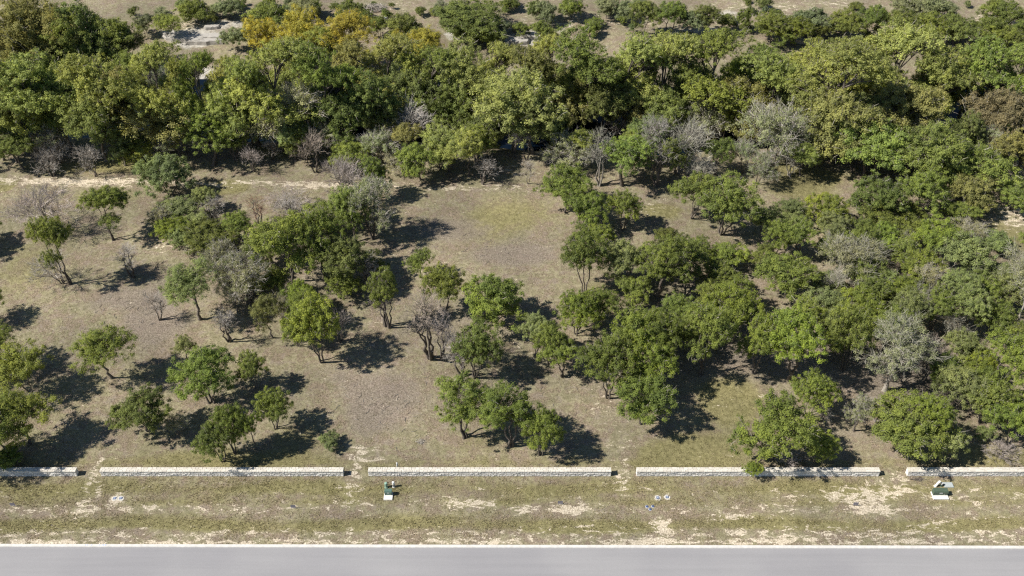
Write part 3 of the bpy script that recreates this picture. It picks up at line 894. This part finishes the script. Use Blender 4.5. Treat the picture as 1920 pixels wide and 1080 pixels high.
for zn_, row in [(None, r) for r in NEAR.strip().replace('\n', '|').split('|')] + [('edge', r) for r in EDGE.strip().replace('\n', '|').split('|')]:
    sp, bx, by, yt, w, tint, lean = row.split()
    bx, by, yt, w, lean = float(bx), float(by), float(yt), float(w), float(lean)
    X, Y, z = hit(bx, by)
    k = proj(X, Y, z + 3)[2]
    Wd = w / k * (1.15 if zn_ else 1.22 if sp == 'D' else 1.13 if bx < 1250 else 1.06)
    lo, hi = Wd * .3, 26.0
    for _ in range(30):
        m = (lo + hi) / 2
        if silhouette_top(X, Y, z, m, Wd / 2, SPEC[sp]['cb']) > yt:
            lo = m
        else:
            hi = m
    trees.append(dict(sp=sp, X=X, Y=Y, z=z, h=lo, W=Wd, tint=tint, lean=lean, k=k, zone=zn_, px=(bx, by), cx=bx))
for row in FAR.strip().replace('\n', '|').split('|'):
    sp, cx, yt, w, h, tint = row.split()
    cx, yt, w, h = float(cx), float(yt), float(w) * 1.24, float(h) * 1.08
    lo, hi = 120.0, 240.0
    for _ in range(40):
        Y = (lo + hi) / 2
        X = 0.0
        for _k in range(3):
            z = float(terrain(X, Y))
            zz = z + h * .65
            X = (cx - 960) / F_PX * (Y * CP + (CAM_H - zz) * SP)
        k = proj(X, Y, z + h * .6)[2]
        if silhouette_top(X, Y, z, h, w / k / 2, SPEC[sp]['cb']) > yt:
            lo = Y
        else:
            hi = Y
    trees.append(dict(sp=sp, X=X, Y=Y, z=z, h=h, W=w / k, tint=tint, lean=0.0, k=k, zone='far', px=proj(X, Y, z)[:2], cx=cx))


# second growth between the listed trees of the river woods, and scrub on the far bank
fr = NPR(31)


def add_far(sp, cx, yt, w, h, tint):
    lo, hi = 120.0, 245.0
    for _ in range(40):
        Y = (lo + hi) / 2
        X = 0.0
        for _k in range(3):
            z = float(terrain(X, Y))
            X = (cx - 960) / F_PX * (Y * CP + (CAM_H - z - h * .65) * SP)
        k = proj(X, Y, z + h * .6)[2]
        if silhouette_top(X, Y, z, h, w / k / 2, SPEC[sp]['cb']) > yt:
            lo = Y
        else:
            hi = Y
    trees.append(dict(sp=sp, X=X, Y=Y, z=z, h=h, W=w / k, tint=tint, lean=0.0, k=k, zone='far', px=proj(X, Y, z)[:2], cx=cx))


KINDS = [('O', 'dark'), ('O', 'green'), ('O', 'olive'), ('S', 'sage'), ('S', 'greygreen'), ('E', 'olive'), ('O', 'green'), ('E', 'yellowgreen'), ('D', 'grey'), ('E', 'soft')]
for (yt, step, h0, w0, ph) in [(112, 92, 11, 84, 30), (150, 84, 10, 78, 0), (190, 96, 8.5, 70, 50), (226, 110, 7, 62, 20)]:
    for cx in range(-20 + ph, 1960, step):
        cx_, y_ = cx + fr.uniform(-22, 22), yt + fr.uniform(-12, 12)
        if abs(cx_ - 1775) < 40 and y_ > 140 or abs(cx_ - 375) < 32 and y_ < 175 or abs(cx_ - 505) < 30 and y_ > 180:
            continue
        sp_, tn_ = KINDS[fr.randint(0, len(KINDS))]
        add_far(sp_, cx_, y_, w0 * fr.uniform(.8, 1.2), h0 * fr.uniform(.85, 1.2), tn_)
for a in [('E', 60, 2, 150, 17, 'olive'), ('O', 130, 8, 130, 15, 'dark'), ('O', 205, 30, 100, 12, 'dark'), ('E', 20, 50, 120, 14, 'rust'), ('O', 100, 55, 120, 13, 'olive'), ('O', 175, 66, 100, 12, 'dark'), ('E', 240, 58, 60, 9, 'olive'), ('E', -30, 10, 120, 16, 'rust'),
          ('C', 418, 96, 84, 17, 'cypress'), ('C', 336, 98, 70, 17, 'cypress'), ('C', 250, 96, 90, 17, 'green'), ('C', 1640, 62, 130, 19, 'cypress'), ('C', 1510, 66, 110, 18, 'cypress'), ('C', 1415, 76, 100, 17, 'green'), ('C', 930, 84, 90, 17, 'cypress'), ('C', 1035, 72, 96, 18, 'cypress'),
          ('C', 1830, 70, 110, 18, 'cypress'), ('C', 1910, 84, 110, 17, 'green'), ('C', 765, 80, 90, 17, 'cypress'), ('C', 560, 80, 96, 18, 'cypress'), ('O', 1750, 150, 70, 11, 'dark')]:
    add_far(a[0], a[1], a[2], a[3] * 1.1, a[4], a[5])
for _ in range(84):
    cx_ = fr.uniform(230, 1920)
    y_ = fr.uniform(-8, 62 if cx_ > 830 else 20)
    if 300 < cx_ < 420 and y_ > 30:
        continue
    add_far('B', cx_, y_, fr.uniform(12, 38), fr.uniform(1.2, 3.4), ('sage', 'green', 'dark', 'soft')[fr.randint(0, 4)])


def zone_of(t):
    x, y = t['px']
    if t['zone'] == 'edge':
        return 'on the near edge of the %s woods' % ('left' if t['cx'] < 640 else 'middle' if t['cx'] < 1280 else 'right')
    if t['zone'] == 'far':
        if t['Y'] > 178:
            return ('on the left far bank' if t['cx'] < 480 else 'on the far bank, centre' if t['cx'] < 1100 else 'on the right far bank')
        if t['sp'] == 'C':
            return 'in the tall river canopy'
        side = 'left' if t['cx'] < 640 else 'middle' if t['cx'] < 1280 else 'right'
        if t['Y'] > 155:
            return 'amid the %s of the river woods' % side
        return 'on the near edge of the %s woods' % side
    if y > 640 and x < 640:
        return 'behind the two left walls' if y > 715 else 'in the open ground at left'
    if x < 300:
        return 'in the grassy left corner by the track' if y < 480 else 'in the open ground at left'
    if x < 740 and y < 640:
        return 'in the thicket left of the clearing'
    if x < 960 and y < 720:
        return 'just below the clearing'
    if x < 1100 and y > 790:
        return 'in the trio behind the centre wall'
    if x < 1290 and y < 450:
        return 'at the right rim of the clearing'
    if x < 1290:
        return 'in the grove right of the clearing'
    if y > 755:
        return 'close behind the right walls'
    if y < 460:
        return 'in the right woods nearest the river'
    if x < 1560:
        return 'in the open grove at right' if y < 580 else 'in the front of the right grove'
    return 'in the dense thicket at far right'


ORDW = 'first second third fourth fifth sixth seventh eighth ninth tenth eleventh twelfth thirteenth fourteenth fifteenth sixteenth seventeenth eighteenth nineteenth twentieth'.split()
ORD = ['leftmost', 'second from left', 'third from left', 'fourth from left', 'fifth from left', 'sixth from left', 'seventh from left', 'eighth from left', 'ninth from left', 'tenth from left',
       'eleventh from left', 'twelfth from left', 'thirteenth from left', 'fourteenth from left', 'fifteenth from left', 'sixteenth from left', 'seventeenth from left', 'eighteenth from left', 'nineteenth from left', 'twentieth from left']
by_key = {}
for t in trees:
    t['look'] = look(t['sp'], t['tint'])
    by_key.setdefault((t['look'], zone_of(t)), []).append(t)
for (lk, zn), mem in by_key.items():
    mem.sort(key=lambda t: t['cx'])
    for i, t in enumerate(mem):
        if len(mem) == 1:
            t['label'] = '%s %s' % (lk, zn)
        elif i > len(mem) / 2 and i < len(mem) - 1:
            t['label'] = '%s %s, %s from right' % (lk, zn, ORDW[len(mem) - 1 - i])
        elif i == len(mem) - 1:
            t['label'] = '%s %s, rightmost of these' % (lk, zn)
        else:
            t['label'] = '%s %s, %s' % (lk, zn, ORD[i])
        t['group'] = '%ss %s' % (lk, zn) if len(mem) > 1 else None

NAME = {'J': ('juniper_tree', 'tree'), 'E': ('leafy_tree', 'tree'), 'O': ('broad_tree', 'tree'), 'C': ('cypress_tree', 'tree'), 'S': ('twiggy_tree', 'tree'), 'D': ('bare_tree', 'tree'), 'B': ('shrub', 'shrub')}

# a stock of grown trees of each kind; every tree in view is a turned and stretched individual of its own
ASPECTS = {'J': [.62, .75, .85, .95, 1.05, 1.2, 1.4, .8, .9, 1.0], 'E': [.8, .95, 1.1, 1.25, 1.4, 1.0], 'O': [.65, .78, .88, 1.0, 1.15, 1.35, .8],
           'C': [.95, 1.1, 1.25, 1.4, 1.05, 1.2], 'S': [.75, .9, 1.05, 1.2, .85, 1.4], 'D': [.65, .8, .95, 1.1, 1.3, 1.55, 1.8], 'B': [.55, .65, .75, .85, .95, 1.1]}
STOCK = {}
tri_total = 0
for sp, al in ASPECTS.items():
    STOCK[sp] = []
    for j, asp in enumerate(al):
        wood, leaf, tw = grow(sp, asp, 300 + 17 * j + ord(sp))
        rv = NPR(j)
        wm = mesh_from('trunk', wood[0], wood[1], M_BARK, smooth_faces=True)
        lm = mesh_from('crown', leaf[0], leaf[1], M_LEAF, leaf[2]) if leaf else None
        tm = mesh_from('twigs', tw[0], tw[1], M_TWIG, rv.rand(len(tw[1])))
        tri_total += len(wood[1]) * 2 + (len(leaf[1]) if leaf else 0) + len(tw[1]) * 2
        STOCK[sp].append((asp, wm, lm, tm))
for i, t in enumerate(trees):
    sp = t['sp']
    rv = NPR(i + 77)
    want = t['h'] / t['W']
    best = sorted(STOCK[sp], key=lambda q: abs(math.log(q[0] / want)))[:3]
    asp, wm, lm, tm = best[rv.randint(0, 3)]
    w0 = SPEC[sp]['W']
    sx = t['W'] / w0
    sz = t['h'] / (w0 * asp)
    root = empty(NAME[sp][0], (t['X'], t['Y'], t['z']), label=t['label'], category=NAME[sp][1], group=t['group'])
    root.rotation_euler = (rv.normal(0, .05), t['lean'] + rv.normal(0, .05), 0)
    turn = (0, 0, rv.uniform(0, 6.283))

    def part(name, me, **kw):
        o = link(name, me, root, rot=turn, **kw)
        o.scale = (sx, sx, sz)
        return o

    o = part('trunk', wm)
    pale = sp in 'DS' and t['tint'] in ('silver', 'pale')
    if pale:
        o.material_slots[0].link = 'OBJECT'
        o.material_slots[0].material = M_BARKP
    jit = rv.normal(0, .035, 3)
    if lm:
        o = part('crown', lm)
        c = np.array(TINT[t['tint']]) * (1 + rv.normal(0, .08)) * (1 + jit * np.array([1, .4, 1]))
        o.color = (*np.clip(c * LEAF_GAIN * (1.30 if t['zone'] and sp in 'OCES' else 1.06), .01, .6), 1)
    o = part('twigs' if lm else 'crown', tm, kind='stuff')
    if sp == 'D':
        c = np.array(TWIGC[t['tint']])
    elif sp == 'S':
        c = np.array(TWIGC['silver'] if t['tint'] == 'pale' else TWIGC['grey'])
    else:
        c = np.array((.27, .25, .215))
    o.color = (*c * (1 + rv.normal(0, .07)), 1)

    if t['px'] == (1442.0, 858.0):      # low limb that hangs over the wall
        Pb = hit(1411, 880, 1.5)
        lx, ly, lz = Pb[0] - t['X'], Pb[1] - t['Y'], 1.55
        rb = NPR(4)
        pv, pq = tubes([(curve((0, 0, 1.2), (lx, ly, lz), rb, 7, .06, .1), np.linspace(.09, .03, 7))] + [(curve((lx * .8, ly * .8, lz), (lx + rb.normal(0, .7), ly + rb.normal(0, .5), lz + rb.normal(0, .3)), rb, 4, .1), np.linspace(.03, .01, 4)) for _ in range(9)], 5)
        limb = link('overhanging_limb', mesh_from('overhanging_limb', pv, pq, M_BARK, smooth_faces=True), root)
        lo_ = link('foliage', STOCK['J'][1][2], limb, loc=(lx, ly, lz - .75))
        lo_.scale = (.36, .36, .30)
        lo_.color = (.25, .31, .06, 1)
print('TREES', len(trees), 'TRIS', tri_total)

# ------------------------------------------------------------------ utility boxes, meters and signs on the verge
def G(x, y):
    P = hit(x, y)
    return Vector((P[0], P[1], P[2]))


def transformer(px, py, bw, bd, bh, padw, padd, mat, lab):
    p = G(px, py)                       # front edge of the pad, centre
    e = empty('transformer_box', p, label=lab, category='transformer', group='green pad-mounted transformers')
    b = MB(); b.box((0, padd / 2, .07), (padw, padd, .20)); b.build('concrete_pad', M_CONC, e, bevel=.02)
    y0 = padd - bd - .04
    zb = .17
    b = MB()
    prof = [(y0 + .03, zb), (y0 + .03, zb + bh * .55), (y0, zb + bh * .58), (y0, zb + bh * .80), (y0 + .10, zb + bh), (y0 + bd, zb + bh * .97), (y0 + bd, zb)]
    n = len(prof)
    b.add([(sx * bw / 2, y, z) for sx in (-1, 1) for y, z in prof], [tuple(range(n))[::-1], tuple(range(n, 2 * n))] + [(k, (k + 1) % n, n + (k + 1) % n, n + k)[::-1] for k in range(n)])
    body = b.build('cabinet', mat, e, bevel=.012)
    b = MB(); b.box((0, y0 + bd / 2 + .02, zb + bh + .012), (bw + .03, bd - .03, .035)); b.build('lid', mat, e, bevel=.01)
    b = MB(); b.box((0, y0 - .003, zb + bh * .69), (bw * .22, .012, bh * .15)); b.build('warning_label', M_WHITE, body)
    b = MB(); b.box((bw * .27, y0 + .012, zb + bh * .33), (.05, .04, .12)); b.build('handle', M_STAKE, body)
    for sx in (-1, 1):
        b = MB(); b.box((sx * (bw / 2 - .05), y0 + .022, zb + bh * .3), (.03, .02, bh * .42)); b.build('hinge', mat, body)


transformer(727.5, 938.2, .84, .47, .66, 1.02, 1.08, M_GREEN, 'small green pad-mounted transformer on white concrete pad below the two pedestals')
transformer(1764.5, 937.2, 1.66, .60, .66, 1.80, 1.12, M_GREEN2, 'wide dull green transformer cabinet on white pad at the right end of the verge')


def pedestal(px, py, r, h, mat, capmat, basemat, lean, lab):
    p = G(px, py)
    e = empty('utility_pedestal', p, label=lab, category='pedestal', group='utility pedestals on the verge')
    b = MB(); b.lathe((0, 0, -.05), [(r * .92, 0), (r * .92, h * .62)], 20, lean); b.build('post', mat, e)
    b = MB(); b.lathe((lean[0] * h * .60, lean[1] * h * .60, h * .55), [(r, 0), (r, h * .30), (r * .93, h * .38), (r * .7, h * .43), (r * .3, h * .455)], 20, lean); b.build('cap', capmat, e)
    b = MB(); b.lathe((0, 0, -.03), [(r * 1.18, 0), (r * 1.18, .12), (r * 1.0, .16)], 20); b.build('base_collar', basemat, e)


pedestal(724.5, 913.6, .185, .86, M_PALEGREEN, M_PALEGREEN, M_PALEGREEN, (0, 0), 'pale green cable pedestal, left of the pair above the small transformer')
pedestal(738.3, 912.8, .16, .95, M_STAKE, M_WHITE, M_WHITE, (0, 0), 'white-capped cable pedestal, right of the pair above the small transformer')
pedestal(1753.2, 912.0, .15, .95, M_WHITE, M_WHITE, M_CONC, (.35, .05), 'whitish pedestal leaning right above the wide transformer')
pedestal(1763.8, 911.0, .14, .62, M_GREEN, M_WHITE, M_GREEN, (0, 0), 'short green pedestal between the leaning pedestal and the pale slab')
p = G(1780, 914.5)
e = empty('ground_vault', p, label='flat pale grey vault slab beside the short green pedestal', category='vault')
b = MB(); b.box((0, .38, .03), (1.08, .74, .12)); b.build('collar', M_SLAB, e, bevel=.015)
b = MB(); b.box((0, .38, .10), (.98, .64, .03)); b.build('lid', M_SLAB, e, bevel=.008)


def meter(px, py, pad, lab, seed):
    p = G(px, py)
    rr = random.Random(seed)
    e = empty('water_meter', p, label=lab, category='water meter', group='water meter boxes in the verge')
    b = MB()
    j = [rr.uniform(-.16, .12) for _ in range(18)]
    b.lathe((0, 0, -.06), [(pad * 1.06, 0), (pad, .075), (pad * .9, .095)], 18, jit=j)
    b.build('concrete_collar', M_COLLAR, e)
    b = MB(); b.box((.0, 0, .055), (.34, .34, .06), rot=rr.uniform(-.1, .1)); lid = b.build('lid', M_LID, e, bevel=.01)
    b = MB(); b.box((.0, 0, .09), (.15, .15, .02)); b.build('reader_cap', M_LIDPALE, lid)


meter(1233.3, 933.6, .40, 'round white concrete meter collar with blue lid, left of the right pair', 1)
meter(1250.8, 932.4, .37, 'round white concrete meter collar with blue lid, right of the right pair', 2)
meter(215.3, 934.6, .36, 'white meter patch with small grey-blue lid, left of the left pair', 3)
meter(226.8, 934.4, .38, 'white meter patch with small grey-blue lid, right of the left pair', 4)
for i, (x, y, lab) in enumerate([(1213, 950, 'small blue valve cover, left one of three below the round meters'), (1224, 949.3, 'small blue valve cover, right one of three below the round meters'), (1219, 955, 'small blue valve cover, lowest of three below the round meters')]):
    e = empty('valve_cover', G(x, y), label=lab, category='valve cover', group='blue valve covers')
    b = MB(); b.lathe((0, 0, -.04), [(.20, 0), (.20, .06), (.18, .075)], 16); b.build('collar', M_LIDPALE, e)
    b = MB(); b.lathe((.02, 0, .033), [(.15, 0), (.15, .02), (.10, .03)], 16); b.build('lid', M_BLUE, e)

for (x, y, lab) in [(25.5, 949.8, 'small dark lot sign on stakes, leftmost, near the left edge'), (550.5, 953.6, 'small dark lot sign on stakes in a sandy strip left of the transformer'),
                    (1050.5, 946.2, 'small dark lot sign on stakes above a bright sand patch, third from left'), (1603.5, 948.6, 'small dark lot sign on stakes in bare ground, rightmost')]:
    e = empty('lot_sign', G(x, y), label=lab, category='sign', group='small lot signs on the verge')
    b = MB(); b.box((0, 0, .42), (.58, .03, .46)); pn = b.build('panel', M_SIGNP, e)
    for zz, hh in ((.59, .11), (.36, .06)):
        b = MB(); b.box((0, -.018, zz), (.56, .008, hh)); b.build('dark_band', M_SIGND, pn)
    for sx in (-1, 1):
        b = MB(); b.box((sx * .22, .022, .2), (.03, .014, .75)); b.build('stake', M_STAKE, e)
e = empty('marker_post', G(745.5, 879.5), label='short white marker post behind the wall by the small transformer', category='post')
b = MB(); b.lathe((0, 0, -.1), [(.09, 0), (.09, 1.22), (.06, 1.30), (.02, 1.33)], 12); b.build('post', M_WHITE, e)

# ------------------------------------------------------------------ dry grass tufts and fallen sticks
def grass_material():
    t = NT('dry_grass')
    c = t.n('Attribute', attribute_name='col').outputs['Color']
    p = t.bsdf(c, 0.8, 0.1)
    tr = t.n('BsdfTranslucent')
    t.set(tr.inputs[0], c)
    mx = t.n('MixShader', i_0=0.25)
    t.t.links.new(p, mx.inputs[1])
    t.t.links.new(tr.outputs[0], mx.inputs[2])
    return t.done(mx.outputs[0])


def zone_value(key, X, Y):
    acc = np.zeros(len(X))
    for (x, y, rx, ry, amt) in ZN[key]:
        acc += amt * np.exp(-1.1 * (((X - x) / rx) ** 2 + ((Y - y) / ry) ** 2) ** 1.5) * (1 - np.minimum(acc, 1) * .6)
    return acc


def wob(X, Y, f, ph):
    return np.sin(X * f + ph + 1.7 * np.sin(Y * f * .8 + ph)) * np.sin(Y * f * 1.1 - ph * 2 + 1.3 * np.sin(X * f * .7))


def grass():
    rs = NPR(99)
    n = 290000
    u = rs.rand(n)
    Y = np.where(rs.rand(n) < .38, rs.uniform(65.4, 76.5, n), 75 + 72 * u ** 1.15)
    X = rs.uniform(-1, 1, n) * (.53 * (Y * CP + CAM_H * SP) + 4)
    b = zone_value('bare', X, Y)
    g = zone_value('green', X, Y)
    d = zone_value('dirt', X, Y)
    f = .50 + .30 * wob(X, Y, .9, .3) + .25 * wob(X, Y, 2.3, 1.1) + .2 * wob(X, Y, .25, 2.0) + .15 * np.minimum(g, 1) - .95 * np.minimum(b, 1) - .40 * np.minimum(d, 1)
    keep = rs.rand(n) < np.clip(f, .02, .9) * np.where(Y > 78, .8, 1.0)
    keep &= ~((np.abs(Y - wall_y) < .42)) & (Y > kerb_y(X) + .10)
    X, Y, g, b = X[keep], Y[keep], g[keep], b[keep]
    n = len(X)
    Z = terrain(X, Y)
    P = np.stack([X, Y, Z], -1)
    V, COLR = [], []
    near = np.clip(1.35 - (Y - 66) / 160, .9, 1.4)
    hgt = rs.uniform(.04, .15, n) * (1 + .4 * np.minimum(g, 1))
    wid = rs.uniform(.022, .055, n)
    mixg = np.clip(.20 + .40 * g + .25 * wob(X, Y, .33, .9) + rs.normal(0, .22, n), 0, 1)[:, None]
    val = (rs.uniform(.75, 1.35, n) * (1 - .22 * np.minimum(d[keep], 1)))[:, None]
    straw = np.array([.40, .342, .215])
    green = np.array([.245, .222, .098])
    col = (straw * (1 - mixg) + green * mixg) * val
    for k in range(2):
        a = rs.uniform(0, 6.283, n)
        t1 = np.stack([np.cos(a), np.sin(a), 0 * a], -1)
        lean = np.stack([rs.normal(0, .10, n), rs.normal(0, .10, n), hgt], -1)
        V.append(np.stack([P + t1 * wid[:, None] - [0, 0, .02], P - t1 * wid[:, None] - [0, 0, .02], P + lean], 1))
        COLR.append(col)
    V = np.concatenate(V)
    COLR = np.concatenate(COLR)
    me = mesh_from('dry_grass', V.reshape(-1, 3), np.arange(len(V) * 3).reshape(-1, 3), grass_material())
    at = me.attributes.new('col', 'FLOAT_COLOR', 'FACE')
    at.data.foreach_set('color', np.concatenate([np.clip(COLR, 0, 1), np.ones((len(COLR), 1))], 1).astype(np.float32).ravel())
    link('dry_grass', me, kind='stuff', label='short dry straw and olive grass over the verge and lots', category='grass')
    return len(V)


print('GRASS', grass())

rs = NPR(5)
paths = []
for (cx, cy, rx, ry, m) in [(720, 760, 110, 60, 70), (250, 590, 120, 40, 45), (900, 470, 120, 50, 40), (1100, 720, 120, 60, 35), (700, 640, 60, 40, 30), (1400, 660, 200, 60, 40), (330, 770, 90, 60, 20), (1040, 872, 40, 4, 6)]:
    for _ in range(m):
        P = hit(cx + rs.normal(0, .5) * rx, cy + rs.normal(0, .5) * ry)
        a = rs.uniform(0, 6.28)
        L = rs.uniform(.3, 1.1)
        q = np.array([[P[0], P[1], P[2] + .03], [P[0] + L * .5 * np.cos(a), P[1] + L * .5 * np.sin(a), P[2] + rs.uniform(.03, .08)], [P[0] + L * np.cos(a + .3), P[1] + L * np.sin(a + .3), P[2] + .03]])
        paths.append((q, np.array([.03, .025, .012]) * rs.uniform(.6, 1.2)))
V, Q = tubes(paths, 4)
link('fallen_sticks', mesh_from('fallen_sticks', V, Q, M_BARKP), kind='stuff', label='pale fallen sticks scattered over the open ground', category='sticks')


def rock_slab(px, py, w, d, h, seed, lab):
    p = hit(px, py)
    rr = random.Random(seed)
    me = bpy.data.meshes.new('rock_slab')
    V, Fq = [], []
    nx_, ny_ = 14, 7
    for lay, (zz, sh) in enumerate([(-.5, 1.04), (0.35 * h, 1.0), (0.8 * h, .97), (h, .90)]):
        ring = []
        m = 26
        rj = random.Random(seed * 3)
        for k in range(m):
            a = 2 * math.pi * k / m
            q = (1 + rj.uniform(-.16, .14)) * sh * (1 + rr.uniform(-.03, .03))
            ca, sa = math.cos(a), math.sin(a)
            e = (abs(ca) ** 4 + abs(sa) ** 4) ** -.25
            V.append((w / 2 * ca * e * q, d / 2 * sa * e * q, zz + (rr.uniform(-.06, .06) if lay else 0)))
        if lay:
            b0, b1 = (lay - 1) * m, lay * m
            Fq += [(b0 + k, b0 + (k + 1) % m, b1 + (k + 1) % m, b1 + k) for k in range(m)]
    c = len(V)
    V.append((0, 0, h * 1.02))
    Fq += [(3 * 26 + k, 3 * 26 + (k + 1) % 26, c) for k in range(26)]
    me.from_pydata(V, [], Fq)
    me.materials.append(M_ROCK)
    link('rock_slab', me, loc=p, rot=(rr.uniform(-.04, .04), rr.uniform(-.04, .04), rr.uniform(-.25, .25)), label=lab, category='rock', group='pale limestone slabs on the far bank')


for i, a in enumerate([(345, 76, 9, 2.2, .9, 'long pale limestone ledge by the far bank at left, front left one'), (385, 80, 8, 2.0, .8, 'long pale limestone ledge by the far bank at left, front right one'),
                       (395, 73, 7, 1.8, .9, 'pale limestone slab behind the front right ledge on left bank'), (330, 66, 6, 2.0, .7, 'pale limestone slab at the back left of the ledges'),
                       (398, 53, 3.2, 1.2, .6, 'small dark-edged flat rock above the left ledges'), (1000, 70, 5, 2.2, .8, 'pale limestone slab between far-bank shrubs, centre of the picture'),
                       (975, 80, 4, 1.8, .7, 'pale limestone slab below the small central far-bank shrub'), (905, 72, 6, 2.0, .6, 'pale limestone slab left of centre on the far bank'),
                       (1500, 78, 4.5, 1.6, .6, 'pale limestone slab under the right far-bank junipers')]):
    rock_slab(*a[:5], seed=40 + i, lab=a[5])
# brush pile and tub on the far bank
p = hit(702, 17)
rs = NPR(8)
paths = []
for _ in range(240):
    a, r = rs.uniform(0, 6.283), math.sqrt(rs.rand())
    q = np.array([2.6 * r * math.cos(a), 1.7 * r * math.sin(a), .1 + 1.0 * (1 - r * r) * rs.rand()])
    dr = unit(rs.normal(0, 1, 3) * np.array([1, 1, .35])) * rs.uniform(.5, 1.3)
    paths.append((np.array([q - dr, q + rs.normal(0, .1, 3), q + dr]), np.array([.045, .04, .02])))
V, Q = tubes(paths, 4)
V[:, 2] = np.maximum(V[:, 2], .02)
link('brush_pile', mesh_from('brush_pile', V, Q, M_BARKP), loc=p, label='round grey-brown brush pile on the far grass near the top edge', category='brush pile', kind=None)
e = empty('tub', hit(725, 40), label='small blue and white tub among far-bank shrubs, right of the golden trees', category='tub')
b = MB(); b.lathe((0, 0, 0), [(.38, 0), (.46, 1.1), (.50, 1.15), (.46, 1.18), (.1, 1.12)], 20); b.build('body', M_WHITE, e)
b = MB(); b.lathe((0, 0, .9), [(.50, 0), (.52, .1), (.50, .18)], 20); b.build('rim', M_BLUE, e)
p = hit(788, 829)
paths = []
for _ in range(60):
    q = np.array([rs.normal(0, .45), rs.normal(0, .25), rs.uniform(.05, .35)])
    dr = unit(rs.normal(0, 1, 3) * np.array([1, 1, .4])) * rs.uniform(.3, .8)
    paths.append((np.array([q - dr, q + rs.normal(0, .05, 3), q + dr]), np.array([.03, .025, .01])))
V, Q = tubes(paths, 4)
V[:, 2] = np.maximum(V[:, 2], .015)
link('dead_branch', mesh_from('dead_branch', V * [.55, .55, .5], Q, M_BARKP), loc=p, label='reddish brown dead branch lying on open ground left of the trio', category='branch')
link('dead_branch', mesh_from('dead_branch', V * [.9, .45, .45], Q, M_BARK), loc=hit(1720, 899), label='dark dead branch on the ground before the rightmost wall', category='branch')
